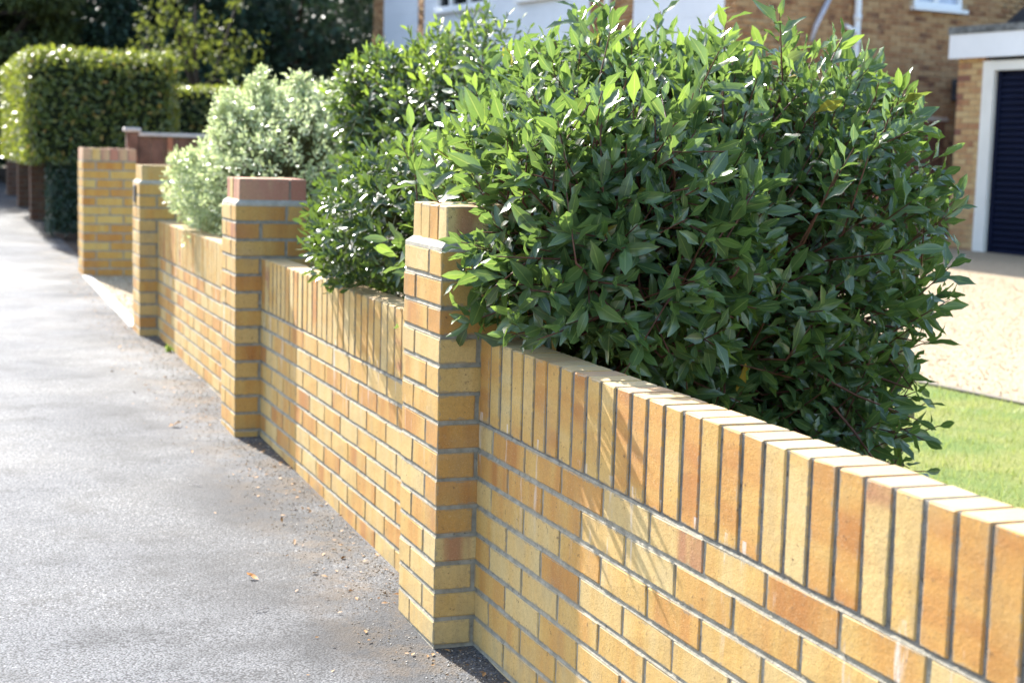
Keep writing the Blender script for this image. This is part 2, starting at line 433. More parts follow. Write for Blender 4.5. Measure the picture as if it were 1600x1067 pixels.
M['hedge_leaf'] = leaf_material('hedge_leaf', [(0, (0.035, 0.062, 0.014)), (0.7, (0.070, 0.105, 0.020)), (0.94, (0.14, 0.15, 0.025)), (1.0, (0.32, 0.18, 0.04))], (0.54, 0.62, 0.06), 0.34, 0.36, 0.5)
M['ivy_leaf'] = leaf_material('ivy_leaf', [(0, (0.012, 0.035, 0.020)), (1, (0.030, 0.065, 0.036))], (0.10, 0.2, 0.05), 0.15, 0.35, 0.5)
M['dark_leaf'] = leaf_material('dark_evergreen_leaf', [(0, (0.016, 0.036, 0.026)), (0.8, (0.040, 0.075, 0.046)), (1, (0.062, 0.10, 0.052))], (0.08, 0.15, 0.05), 0.14, 0.5, 0.3)
M['olive_leaf'] = leaf_material('olive_tree_leaf', [(0, (0.045, 0.062, 0.022)), (0.7, (0.075, 0.098, 0.030)), (1, (0.13, 0.145, 0.035))], (0.26, 0.32, 0.04), 0.26, 0.45, 0.35)
M['lime_leaf'] = leaf_material('yellow_green_leaf', [(0, (0.075, 0.105, 0.02)), (1, (0.14, 0.17, 0.03))], (0.34, 0.38, 0.05), 0.30, 0.65, 0.15)
M['copper_leaf'] = leaf_material('copper_leaf', [(0, (0.16, 0.06, 0.05)), (1, (0.30, 0.14, 0.11))], (0.5, 0.2, 0.14), 0.35, 0.4, 0.4)
M['grass_blade'] = leaf_material('grass_blade', [(0, (0.19, 0.23, 0.06)), (0.6, (0.29, 0.31, 0.11)), (1, (0.45, 0.41, 0.21))], (0.42, 0.52, 0.08), 0.35, 0.5, 0.3)

# ------------------------------------------------------------------ the setting: ground, pavement, road, lawn, gravel
def sheet(name, poly, dz, mat, label=None, thick=0.05):
    mb = MB(); n = len(poly)
    top = [(x, y, GZ(y)+dz) for x, y in poly]; bot = [(x, y, GZ(y)+dz-thick) for x, y in poly]
    mb.add(bot+top, [tuple(range(n, 2*n))] + [((i+1) % n, i, n+i, n+(i+1) % n) for i in range(n)])
    o = mb.build(name, mat); o['kind'] = 'structure'
    return o
sheet('ground', [(-160, -160), (160, -160), (160, 160), (-160, 160)], -0.02, M['soil'])
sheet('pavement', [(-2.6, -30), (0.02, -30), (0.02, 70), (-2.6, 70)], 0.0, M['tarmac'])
sheet('road', [(-9.5, -30), (-2.73, -30), (-2.73, 70), (-9.5, 70)], -0.11, M['road'], thick=0.02)
o = MB()
for i in range(40):
    y0 = -12 + i*0.915
    o.add([(x, y, GZ(y)+z) for z in (-0.18, 0.004) for y in (y0, y0+0.905) for x in (-2.73, -2.605)],
          [(0, 2, 3, 1), (4, 5, 7, 6), (0, 1, 5, 4), (2, 6, 7, 3), (0, 4, 6, 2), (1, 3, 7, 5)])
tag(o.build('kerb', M['concrete']), kind='structure')
BORDER = [(6.3, -8.0), (4.9, -1.0), (4.10, 2.9), (3.96, 3.58), (3.70, 4.6), (3.0, 5.7), (1.6, 6.3)]
sheet('lawn', [(1.0, -8.0)] + BORDER + [(1.0, 6.4)], 0.0, M['lawn'])
sheet('flower_bed', [(0.09, -8.0), (0.997, -8.0), (0.997, 6.4), (0.09, 6.4)], 0.012, M['soil'])
GRAV = [(6.32, -8.0), (30, -8.0), (30, 15.2), (8.6, 15.2), (6.5, 24.0), (0.9, 24.0), (0.9, 10.3), (-0.06, 10.3), (-0.06, 6.39), (0.9, 6.41)] + [(x+0.02, y+0.02) for x, y in BORDER[::-1]]
sheet('gravel_drive', GRAV, 0.004, M['gravel'])
mb = MB()                                               # narrow edging between lawn and gravel
for (a, b) in zip(BORDER[:-1], BORDER[1:]):
    dx, dy = b[0]-a[0], b[1]-a[1]; L = math.hypot(dx, dy); nx, ny = dy/L*0.03, -dx/L*0.03
    q = [(a[0]-nx, a[1]-ny), (a[0]+nx, a[1]+ny), (b[0]+nx, b[1]+ny), (b[0]-nx, b[1]-ny)]
    mb.add([(x, y, GZ(y)-0.05) for x, y in q] + [(x, y, GZ(y)+0.014) for x, y in q],
           [(3, 2, 1, 0), (4, 5, 6, 7)] + [(i, (i+1) % 4, 4+(i+1) % 4, 4+i) for i in range(4)])
tag(mb.build('lawn_edging', M['edging']), kind='structure')
mb = MB()                                               # pale concrete strip across the drive mouth
for i in range(4):
    y0 = 6.40 + i*0.822
    mb.add([(x, y, GZ(y)+z) for z in (-0.08, 0.012) for y in (y0, y0+0.812) for x in (-0.125, -0.055)],
           [(0, 2, 3, 1), (4, 5, 7, 6), (0, 1, 5, 4), (2, 6, 7, 3), (0, 4, 6, 2), (1, 3, 7, 5)])
tag(mb.build('drive_edging', M['concrete']), kind='structure')

# ------------------------------------------------------------------ bricks
CRS = 0.075; SP = 0.2325; SW = 0.0775; JT = 0.010; PR = 0.1125; WP = 0.3275
br = np.random.default_rng(5)
BRICKS = {}
def brick_mesh(key, sx, sy, sz, mat, b=0.0022, jit=0.0005):
    k = (key, mat.name)
    if k not in BRICKS:
        L = []
        for i in range(4):
            V, F = bevel_box(sx, sy, sz, b, jit, br)
            me = bpy.data.meshes.new(key+'_brick'); me.from_pydata(V.tolist(), [], F); me.update(); me.materials.append(mat)
            L.append(me)
        BRICKS[k] = L
    return random.choice(BRICKS[k])
def put_brick(parent, key, size, mat, centre, rot=(0, 0, 0), name='brick', j=1.0):
    o = link(name, brick_mesh(key, *size, mat), parent)
    o.location = [c + max(-0.001, min(0.001, random.gauss(0, 0.0005)))*j for c in centre]
    flip = random.choice((0, math.pi))
    e = Euler(rot).to_matrix().to_4x4() @ Matrix.Rotation(flip, 4, 'X')
    e = Matrix.Rotation(random.gauss(0, 0.0016)*j, 4, 'Z') @ Matrix.Rotation(random.gauss(0, 0.0016)*j, 4, 'X') @ e
    o.rotation_euler = e.to_euler()
    return o

def wedge_x(mb, y0, y1, z, x_in, x_out, lip=0.0006, ext=0.0004):
    """weather-struck bed joint along y on a face at x_out (normal -x)"""
    zt, zb = z+JT/2+ext, z-JT/2-ext
    mb.add([(x_in, y0, zb), (x_out+lip, y0, zb), (x_out+0.0062, y0, zt), (x_in, y0, zt),
            (x_in, y1, zb), (x_out+lip, y1, zb), (x_out+0.0062, y1, zt), (x_in, y1, zt)],
           [(0, 1, 2, 3), (7, 6, 5, 4), (1, 5, 6, 2), (0, 4, 5, 1), (2, 6, 7, 3), (0, 3, 7, 4)])

def wall_panel(y_far, y_near, label, ncourse=9):
    """panel whose pavement face is x = 0; laid from the far pillar towards the near one"""
    L = y_far - y_near
    root = empty('brick_wall', (0, (y_far+y_near)/2, GZ((y_far+y_near)/2)), label, 'garden wall', 'buff brick wall panels between the pillars')
    oy, oz = root.location.y, root.location.z
    P = lambda x, y, z: (x, y-oy, z-oz)
    # soldier coping
    n = int(round((L)/SW)); sw = L/n
    for i in range(n):
        yc = y_far - (i+0.5)*sw
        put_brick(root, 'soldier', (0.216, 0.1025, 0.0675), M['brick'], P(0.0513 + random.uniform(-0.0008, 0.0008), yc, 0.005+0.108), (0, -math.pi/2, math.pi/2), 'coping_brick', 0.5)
    for c in range(ncourse):
        z = -CRS*c - CRS/2
        y = y_far; first = True
        while y > y_near + 0.03:
            ln = 0.1025 if (first and c % 2 == 0) else SP-JT
            end = y - ln
            if end < y_near + 0.02: end = y_near + 0.002
            ll = y - end
            if ll > 0.03:
                key = 'stretcher' if abs(ll-(SP-JT)) < 1e-4 else ('half' if abs(ll-0.1025) < 1e-4 else 'cut%d' % int(ll*1000))
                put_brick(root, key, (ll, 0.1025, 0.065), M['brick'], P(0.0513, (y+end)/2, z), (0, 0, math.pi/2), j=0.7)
            y = end - JT; first = False
    mb = MB()
    mb.box(0.0030, 0.0985, y_near-oy, y_far-oy, -CRS*ncourse-0.05-oz, -0.001-oz)
    for c in range(1, ncourse+1): wedge_x(mb, y_near-oy, y_far-oy, -CRS*c-oz, 0.02, 0.0)
    wedge_x(mb, y_near-oy, y_far-oy, -oz, 0.02, 0.0)
    mb.build('mortar', M['mortar'], root)
    MB().box(0.0034, 0.0985, y_near-oy, y_far-oy, -0.0005-oz, 0.2182-oz).build('coping_mortar', M['mortar_cope'], root)
    return root

def pillar(y0, label, top=0.45, ncourse=15, x0=-PR, w=WP, cap='inset', mat=None, mort=None, capmat=None, name='brick_pillar', group='buff brick pillars along the pavement'):
    mat = mat or M['brick']; mort = mort or M['mortar']
    x1, y1 = x0+w, y0+w
    zc0 = GZ(y0+w/2)
    root = empty(name, (x0+w/2, y0+w/2, zc0), label, 'brick pillar', group)
    ox, oy, oz = root.location
    P = lambda x, y, z: (x-ox, y-oy, z-oz)
    mb = MB()
    for c in range(ncourse):
        z = top - CRS*c - CRS/2
        H = (0.0, 0.0, math.pi/2)
        if w < 0.4:
            S = w-0.1025-JT                               # stretcher length of the pinwheel
            sz = (S, 0.1025, 0.065)
            if c % 2 == 0:
                L = [((x0+S/2, y0+0.0513), (0, 0, 0)), ((x1-0.0513, y0+S/2), H), ((x1-S/2, y1-0.0513), (0, 0, 0)), ((x0+0.0513, y1-S/2), H)]
            else:
                L = [((x1-S/2, y0+0.0513), (0, 0, 0)), ((x1-0.0513, y1-S/2), H), ((x0+S/2, y1-0.0513), (0, 0, 0)), ((x0+0.0513, y0+S/2), H)]
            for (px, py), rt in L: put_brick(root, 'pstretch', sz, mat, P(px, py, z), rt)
        else:                                             # two bricks square
            S, Hd = 0.215, 0.1025
            if c % 2 == 0: seg = [Hd, S, Hd]
            else: seg = [S, S]
            jt = (w-sum(seg))/(len(seg)-1)
            a = x0
            for s in seg:
                put_brick(root, 'g%d' % int(s*1000), (s, 0.1025, 0.065), mat, P(a+s/2, y0+0.0513, z)); a += s+jt
            seg = [S] if c % 2 else [0.0975, 0.0975]
            rest = w-0.2*0-0.1025-JT
            put_brick(root, 'side', (rest-0.1125, 0.1025, 0.065), mat, P(x0+0.0513, y0+0.1125+(rest-0.1125)/2, z), H)
            put_brick(root, 'side', (rest-0.1125, 0.1025, 0.065), mat, P(x1-0.0513, y0+0.1125+(rest-0.1125)/2, z), H)
            put_brick(root, 'back', (w, 0.1025, 0.065), mat, P((x0+x1)/2, y1-0.0513, z))
    e = 0.0030
    mb.box(x0+e-ox, x1-e-ox, y0+e-oy, y1-e-oy, top-CRS*ncourse-0.05-oz, top-0.002-oz)
    for c in range(0 if cap == 'flush' else 1, ncourse+1):
        z = top - CRS*c - oz; zt, zb = z+JT/2+0.0004, z-JT/2-0.0004
        a, b = 0.0006, 0.0055                             # weather-struck ring
        lo = [(x0+a-ox, y0+a-oy, zb), (x1-a-ox, y0+a-oy, zb), (x1-a-ox, y1-a-oy, zb), (x0+a-ox, y1-a-oy, zb)]
        hi = [(x0+b-ox, y0+b-oy, zt), (x1-b-ox, y0+b-oy, zt), (x1-b-ox, y1-b-oy, zt), (x0+b-ox, y1-b-oy, zt)]
        mb.add(lo+hi, [(3, 2, 1, 0), (4, 5, 6, 7)] + [(i, (i+1) % 4, 4+(i+1) % 4, 4+i) for i in range(4)])
    mb.build('mortar', mort, root)
    cm = capmat or M['brick_red']
    if cap == 'inset':
        ins = 0.0185
        a0, a1, b0, b1 = x0+ins, x1-ins, y0+ins, y1-ins
        cw = a1-a0
        f = MB()                                          # sloped mortar fillet under the cap
        lo = [(x0+0.001, y0+0.001), (x1-0.001, y0+0.001), (x1-0.001, y1-0.001), (x0+0.001, y1-0.001)]
        hi = [(a0+0.003, b0+0.003), (a1-0.003, b0+0.003), (a1-0.003, b1-0.003), (a0+0.003, b1-0.003)]
        f.add([P(x, y, top-0.006) for x, y in lo] + [P(x, y, top+0.004) for x, y in lo] + [P(x, y, top+0.022) for x, y in hi],
              [(3, 2, 1, 0), (8, 9, 10, 11)] + [(i, (i+1) % 4, 4+(i+1) % 4, 4+i) for i in range(4)] + [(4+i, 4+(i+1) % 4, 8+(i+1) % 4, 8+i) for i in range(4)])
        f.build('mortar_fillet', M['fillet'], root)
        zc = top + 0.008 + 0.051
        lx = cw - 0.0675
        sw = (b1-b0+0.006)/4
        for i in range(4):                                # four bricks on edge, ends to the pavement
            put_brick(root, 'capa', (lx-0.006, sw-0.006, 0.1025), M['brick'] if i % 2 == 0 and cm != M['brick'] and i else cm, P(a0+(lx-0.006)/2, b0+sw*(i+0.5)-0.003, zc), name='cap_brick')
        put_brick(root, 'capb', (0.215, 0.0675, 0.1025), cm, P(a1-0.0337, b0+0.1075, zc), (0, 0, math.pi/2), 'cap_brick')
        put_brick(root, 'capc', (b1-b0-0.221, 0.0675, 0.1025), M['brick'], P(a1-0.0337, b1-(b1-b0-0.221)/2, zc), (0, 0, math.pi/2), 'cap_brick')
        MB().box(a0+0.005-ox, a1-0.005-ox, b0+0.005-oy, b1-0.005-oy, top-oz, top+0.104-oz).build('cap_mortar', M['mortar'], root)
    elif cap == 'flush':
        n = int(round(w/0.0755)); sw = w/n
        for i in range(n):
            m = M['brick'] if i == 1 else cm
            put_brick(root, 'capf', (sw-0.006, w, 0.1025), m, P(x0+sw*(i+0.5), y0+w/2, top+0.006+0.051), name='cap_brick')
        MB().box(x0+0.005-ox, x1-0.005-ox, y0+0.006-oy, y1-0.006-oy, top-0.001-oz, top+0.102-oz).build('cap_mortar', M['mortar'], root)
    return root

Y2, Y3, Y4 = 2.838, 6.039, 9.72
wall_panel(0.0, -3.10, 'nearest buff brick garden wall panel with upright coping, in front of the big bay bush')
wall_panel(Y2, WP, 'buff brick wall panel between the nearest and second pillars, glossy shrub hanging over it')
wall_panel(Y3, Y2+WP, 'far buff brick wall panel below the pale variegated shrub')
pillar(0.0, 'nearest buff brick pillar, half hidden by the bay bush leaves', capmat=M['brick'])
pillar(Y2, 'second buff brick pillar with a pinkish red brick cap on show')
pillar(Y3, 'third buff brick pillar at the drive mouth, with a small black plate on it', capmat=M['brick'])
pillar(Y4, 'wide orange brick gate pillar with red cap across the drive mouth', top=0.532, ncourse=14, w=0.44, cap='flush', mat=M['brick_gate'])
# small black plate on the third pillar
o = MB().bbox(-0.0035, 0.0035, -0.05, 0.05, -0.055, 0.055, 0.002); o = o.build('wall_plate', M['black_metal'], loc=(-PR-0.0045, Y3+0.20, 0.38))
tag(o, 'small black plate fixed near the top of the third pillar', 'plate')

# ------------------------------------------------------------------ house and garage beyond the garden
def box_bricks(root, origin, ax, nrm, length, z0, z1, mat, mort, limit=300, skip=(), thick=0.10, name='brick', frame_only=True):
    """stretcher-bond brick face: the pieces that show largest become parts, the rest one part 'brickwork'"""
    origin = np.array(origin, float); ax = np.array(ax, float); nrm = np.array(nrm, float)
    ro = np.array(root.location)
    items = []
    n = int((z1-z0)/CRS)
    for c in range(n):
        z = z0 + (c+0.5)*CRS
        s = -0.1125 if c % 2 else 0.0
        while s < length:
            a, b = max(s, 0.0), min(s+0.215, length)
            if b-a > 0.03:
                mid = (a+b)/2
                if not any(k0-0.05 < mid < k1+0.05 and kz0-0.03 < z < kz1+0.03 for k0, k1, kz0, kz1 in skip):
                    items.append((mid, b-a, z))
            s += 0.225
    C = np.array([origin + ax*m + np.array([0, 0, z]) for m, l, z in items])
    u, v, D = screen(C)
    vis = (u > 560) & (u < 1620) & (v > -8) & (v < 420)
    hidden = ((u-1075)/440)**2 + ((v-330)/330)**2 < 0.9
    score = np.where(vis & ~hidden, 1000.0, 0.0) + np.where(vis, 200.0, 0.0) - D
    order = np.argsort(-score)
    pick = set(order[:limit].tolist()) if limit else set()
    ang = math.atan2(ax[1], ax[0])
    V0, F0 = bevel_box(1, 1, 1, 0.0)
    jV, jF = [], []
    for i, (m, l, z) in enumerate(items):
        pr = random.uniform(-0.002, 0.002)
        ctr = C[i] - nrm*(0.05-0.004+pr) - ro
        if i in pick:
            o = put_brick(root, 'hb%d' % int(l*1000), (l, 0.10, 0.065), mat, ctr, (0, 0, ang), name)
        else:
            hx = ax*l/2; hy = nrm*0.05; hz = np.array([0, 0, 0.0325])
            b = len(jV)
            for sz in (-1, 1):
                for sy in (-1, 1):
                    for sx in (-1, 1): jV.append(ctr + hx*sx + hy*sy + hz*sz)
            q = [(0, 2, 3, 1), (4, 5, 7, 6), (0, 1, 5, 4), (2, 6, 7, 3), (0, 4, 6, 2), (1, 3, 7, 5)]
            jF += [tuple(k+b for k in f) for f in q]
    if jV:
        o = link('brickwork', np_mesh('brickwork', np.array(jV), np.array(jF), mat), root); o['kind'] = 'stuff'
    # mortar slab behind, in bands that leave the openings free
    mb = MB()
    zs = sorted({z0, z1} | {q for k in skip for q in k[2:4]}); zs = [z for z in zs if z0 <= z <= z1]
    for za, zb in zip(zs[:-1], zs[1:]):
        cuts = sorted([(k[0], k[1]) for k in skip if k[2] < (za+zb)/2 < k[3]])
        s = 0.0
        for k0, k1 in cuts + [(length, length)]:
            if k0 > s:
                p0 = origin+ax*s-nrm*0.008; p1 = origin+ax*k0-nrm*0.008
                q = [p0, p1, p1-nrm*thick, p0-nrm*thick]
                mb.add([(*(p[:2]-ro[:2]), za-ro[2]) for p in q] + [(*(p[:2]-ro[:2]), zb-ro[2]) for p in q],
                       [(3, 2, 1, 0), (4, 5, 6, 7)] + [(i, (i+1) % 4, 4+(i+1) % 4, 4+i) for i in range(4)])
            s = max(s, k1)
    mb.build('mortar', mort, root)

AZ = R(9.0)
D_ = np.array([-math.sin(AZ), math.cos(AZ), 0.0])        # along the street front, away from the camera
E_ = np.array([math.cos(AZ), math.sin(AZ), 0.0])         # along the gable, away from the street
HC = np.array([8.68, 14.71, 0.0])                        # corner of front and gable
HZ = -0.36
house = empty('house', (HC[0], HC[1], HZ), 'brick house with white clad front and white framed upstairs windows behind the bushes', 'house')
def hp(t, e, z, out=0.0): 
    """house point: t along front, e along gable, z up, relative to the house root"""
    p = HC + D_*t + E_*e
    return np.array([p[0]-HC[0], p[1]-HC[1], z-HZ])
def hbox(t0, t1, e0, e1, z0, z1, name, mat, parent=None):
    vs = [hp(t, e, z) for z in (z0, z1) for e in (e0, e1) for t in (t0, t1)]
    mb = MB().add(vs, [(0, 1, 3, 2), (4, 6, 7, 5), (0, 4, 5, 1), (2, 3, 7, 6), (0, 2, 6, 4), (1, 5, 7, 3)])
    return mb.build(name, mat, parent or house)
ZT = 5.3
# gable facing the camera, with one window
GWIN = (3.10, 4.02, 2.90, 4.05)
box_bricks(house, HC, E_, -D_, 8.0, HZ-0.1, ZT, M['brick_house'], M['mortar_house'], 300, skip=[GWIN])
# street front: brick piers and white cladding
FWIN = [(6.85, 8.75, 3.16, 4.35), (4.3, 5.75, 3.16, 4.35)]
for a, b in ((0.0, 0.26), (2.42, 3.62), (9.25, 9.52), (11.0, 11.5)):
    box_bricks(house, HC+D_*a, D_, -E_, b-a, 1.7, ZT, M['brick_house'], M['mortar_house'], 0)
box_bricks(house, HC, D_, -E_, 11.5, HZ-0.1, 1.69, M['brick_house'], M['mortar_house'], 0)
def clad(a, b, skip=()):
    z = 1.70
    while z < ZT-0.01:
        z1 = min(z+0.30, ZT)
        segs = [(a, b)]
        for k in skip:
            if k[2]-0.02 < (z+z1)/2 < k[3]+0.02:
                segs = [s for p, q in segs for s in ((p, min(q, k[0])), (max(p, k[1]), q)) if s[1]-s[0] > 0.01]
        for p, q in segs:
            vs = [hp(t, e, zz) for zz, ee in ((z+0.001, -0.015), (z1, -0.012)) for e in (ee, 0.06) for t in (p, q)]
            MB().add(vs, [(0, 1, 3, 2), (4, 6, 7, 5), (0, 4, 5, 1), (2, 3, 7, 6), (0, 2, 6, 4), (1, 5, 7, 3)]).build('cladding_board', M['cladding'], house)
        z = z1
clad(0.262, 2.418); clad(3.622, 9.248, FWIN); clad(9.522, 10.998)
def window(t0, t1, z0, z1, glass, front=True, mull=(0.5,)):
    def bb(a0, a1, d0, d1, za, zb, nm, mat, par=None):
        return hbox(a0, a1, d0, d1, za, zb, nm, mat, par) if front else hbox(d0, d1, a0, a1, za, zb, nm, mat, par)
    w = bb(t0, t1, 0.035, 0.05, z0, z1, 'window', glass)
    f = 0.075
    for a0, a1, za, zb in ((t0, t1, z0, z0+f), (t0, t1, z1-f, z1), (t0, t0+f, z0+f, z1-f), (t1-f, t1, z0+f, z1-f)):
        bb(a0, a1, -0.022, 0.034, za, zb, 'window_frame', M['white_paint'], house)
    for m in mull:
        c = t0+(t1-t0)*m
        bb(c-0.045, c+0.045, -0.018, 0.034, z0+f, z1-f, 'window_frame', M['white_paint'], house)
    bb(t0-0.06, t1+0.06, -0.10, 0.034, z0-0.055, z0-0.003, 'window_sill', M['white_paint'], house)
window(*FWIN[0], M['dark_glass'], True, (0.36, 0.72)); window(*FWIN[1], M['dark_glass'], True)
window(*GWIN, M['curtain'], False, (0.46,))
# roof (above the picture): a hipped slab
rb = MB()
ov = 0.35
base = [hp(-ov, -ov, ZT), hp(11.5+ov, -ov, ZT), hp(11.5+ov, 8+ov, ZT), hp(-ov, 8+ov, ZT)]
top = [hp(3.6, 4.0, ZT+1.5), hp(7.9, 4.0, ZT+1.5)]
rb.add([*base, *top], [(3, 2, 1, 0), (0, 1, 5, 4), (1, 2, 5), (2, 3, 4, 5), (3, 0, 4)]); rb.build('roof', M['tile_dark'], house)
hbox(-0.4, 11.9, -0.42, -0.36, ZT-0.12, ZT+0.02, 'gutter', M['white_paint'])
hbox(11.38, 11.5, 0.1, 8.0, HZ-0.1, ZT, 'wall', M['mortar_house']); hbox(0.1, 11.4, 7.9, 8.0, HZ-0.1, ZT-0.01, 'wall', M['mortar_house'])
# pipes on gable and front
def hpipe(pts, r, name, mat): return MB().tube([hp(*p) for p in pts], r, r, 8).build(name, mat, house, smooth=True)
dp = hpipe([(-0.075, 2.02, HZ), (-0.075, 2.02, ZT-0.1)], 0.048, 'downpipe', M['white_paint'])
for z in (1.05, 2.30, 2.62, 4.2): MB().tube([hp(-0.075, 2.02, z), hp(-0.075, 2.02, z+0.09)], 0.058, 0.058, 8).build('pipe_collar', M['white_paint'], dp, smooth=True)
MB().tube([hp(-0.02, 1.86, 2.55), hp(-0.09, 1.86, 2.52), hp(-0.09, 2.0, 2.45)], 0.035, 0.035, 8).build('pipe_branch', M['white_paint'], dp, smooth=True)
hpipe([(-0.09, 1.55, 3.0), (-0.09, 1.27, 2.50), (-0.09, 1.22, 2.30)], 0.035, 'waste_pipe', M['pipe_grey'])
hpipe([(3.02, -0.07, HZ), (3.02, -0.07, ZT)], 0.05, 'downpipe', M['white_paint'])
hbox(-0.16, -0.005, 3.93, 4.12, 1.62, 1.92, 'hopper', M['tile_dark'])
hpipe([(-0.08, 4.02, HZ), (-0.08, 4.02, 1.63)], 0.05, 'soil_pipe', M['tile_dark'])
# small tiled lean-to roof high on the gable
lt = MB()
for k in range(9):
    e0 = 4.55 + k*0.28; z0 = 2.50 + k*0.205
    vs = [hp(t, e, z) for t in (-0.45, -0.003) for e, z in ((e0, z0), (e0+0.36, z0+0.262), (e0+0.36, z0+0.222), (e0, z0-0.045))]
    MB().add(vs, [(0, 1, 2, 3), (7, 6, 5, 4), (0, 4, 5, 1), (1, 5, 6, 2), (2, 6, 7, 3), (3, 7, 4, 0)]).build('roof_tile', M['tile_dark'], house)

# garage
G0 = np.array([10.99, 13.04, 0.0]); GD = -D_              # front runs towards the camera
GZ0 = GZ(12.4)
garage = empty('garage', (G0[0], G0[1], GZ0), 'flat roofed brick garage with navy roller door and white fascia', 'garage')
def gp(s, e, z):
    p = D_*(-s) + E_*e
    return np.array([p[0], p[1], z-GZ0])
def gbox(s0, s1, e0, e1, z0, z1, name, mat, parent=None):
    vs = [gp(s, e, z) for z in (z0, z1) for e in (e0, e1) for s in (s0, s1)]
    return MB().add(vs, [(0, 2, 3, 1), (4, 5, 7, 6), (0, 1, 5, 4), (2, 6, 7, 3), (0, 4, 6, 2), (1, 3, 7, 5)]).build(name, mat, parent or garage)
GT = 2.03
box_bricks(garage, G0, GD, -E_, 0.44, GZ0-0.12, GT+0.08, M['brick_garage'], M['mortar_house'], 120)
box_bricks(garage, G0+E_*0.10, E_, D_, 4.9, GZ0-0.12, GT+0.08, M['brick_garage'], M['mortar_house'], 0)
box_bricks(garage, G0+GD*2.95, GD, -E_, 0.34, GZ0-0.12, GT+0.08, M['brick_garage'], M['mortar_house'], 0)
gbox(3.19, 3.29, 0.12, 4.9, GZ0-0.1, GT+0.07, 'wall', M['mortar_house']); gbox(0.1, 3.2, 4.9, 5.0, GZ0-0.1, GT+0.06, 'wall', M['mortar_house'])
gbox(0.445, 0.63, -0.03, 0.10, GZ0-0.03, GT-0.04, 'door_post', M['cream_paint']); gbox(2.775, 2.945, -0.03, 0.10, GZ0-0.03, GT-0.04, 'door_post', M['cream_paint'])
gbox(0.631, 2.774, -0.028, 0.10, GT-0.16, GT-0.042, 'door_head', M['cream_paint'])
z = GZ0-0.02; door = gbox(0.60, 2.79, 0.092, 0.099, GZ0-0.03, GT-0.1, 'roller_door', M['navy'])
gbox(0.632, 0.70, 0.03, 0.085, GZ0-0.03, GT-0.162, 'door_guide', M['navy'], door); gbox(2.69, 2.773, 0.03, 0.085, GZ0-0.03, GT-0.162, 'door_guide', M['navy'], door)
sl = None
while z < GT-0.24:
    if sl is None:
        prof = [(0.085, 0.0), (0.060, 0.004), (0.046, 0.020), (0.042, 0.038), (0.046, 0.056), (0.060, 0.071), (0.085, 0.0745)]
        vs = [gp(s, e, zz+GZ0) for s in (0.69, 2.705) for e, zz in prof]; n = len(prof)
        mb = MB().add(vs, [(i, i+1, n+i+1, n+i) for i in range(n-1)] + [tuple(range(n)), tuple(range(n, 2*n))[::-1], (n-1, 0, n, 2*n-1)])
        sl = mb.build('door_slat', M['navy'], door); sl.location.z = z-GZ0
    else:
        q = sl.copy(); COL.objects.link(q); q.parent = door; q.location.z = z-GZ0
    z += 0.0765
gbox(-0.05, 3.5, -0.11, -0.085, GT, GT+0.30, 'fascia', M['white_paint'])
gbox(-0.075, -0.05, -0.11, 5.1, GT, GT+0.30, 'fascia', M['white_paint'])
gbox(-0.05, 3.5, -0.084, 5.1, GT+0.01, GT+0.03, 'soffit', M['white_paint'])
gbox(-0.09, 3.52, -0.125, 5.12, GT+0.302, GT+0.395, 'roof', M['felt'])

# brown side gate between house and garage
gt = empty('side_gate', (*(G0+E_*0.1+D_*0.55)[:2], GZ(13.5)), 'brown boarded side gate with pale top rail between house and garage', 'gate')
def tbox(e0, e1, t0, t1, z0, z1, name, mat):
    vs = [D_*t+E_*e+np.array([0, 0, z]) for z in (z0, z1) for t in (t0, t1) for e in (e0, e1)]
    return MB().add(vs, [(0, 2, 3, 1), (4, 5, 7, 6), (0, 1, 5, 4), (2, 6, 7, 3), (0, 4, 6, 2), (1, 3, 7, 5)]).build(name, mat, gt)
for k in range(8):
    tbox(-0.72+k*0.125, -0.72+k*0.125+0.118, 0.0, 0.025, 0.03, 1.62, 'board', M['wood_brown'])
tbox(-0.84, -0.73, -0.03, 0.07, 0.0, 1.60, 'gate_post', M['wood_orange'])
tbox(-0.86, 0.30, -0.02, 0.05, 1.625, 1.675, 'top_rail', M['wood_grey'])

# brown fence on the far side of the drive
fence = empty('fence', (0.36, 10.46, GZ(10.46)), 'dark brown panel fence with pale capping rail behind the drive', 'fence')
fx = lambda i: 0.02 + i*1.83
for i in range(4):
    p = MB().bbox(fx(i)-0.05, fx(i)+0.05, -0.05, 0.05, -0.1, 1.20, 0.006).build('post', M['wood_brown'], fence)
    MB().bbox(fx(i)-0.075, fx(i)+0.075, -0.075, 0.075, 1.202, 1.245, 0.012).build('post_cap', M['wood_grey'], p)
    if i < 3:
        for k in range(15):
            a = fx(i)+0.055+k*0.1147
            MB().bbox(a, a+0.111, -0.012+0.008*(k % 2), 0.006+0.008*(k % 2), 0.02, 1.165, 0.003).build('board', M['wood_brown'], fence)
        MB().bbox(fx(i)+0.052, fx(i+1)-0.052, -0.045, 0.045, 1.168, 1.205, 0.006).build('capping_rail', M['wood_grey'], fence)
        a = fx(i)+0.31
        MB().box(a, a+0.045, -0.030, -0.013, 0.02, 1.160).build('batten', M['wood_orange'], fence)

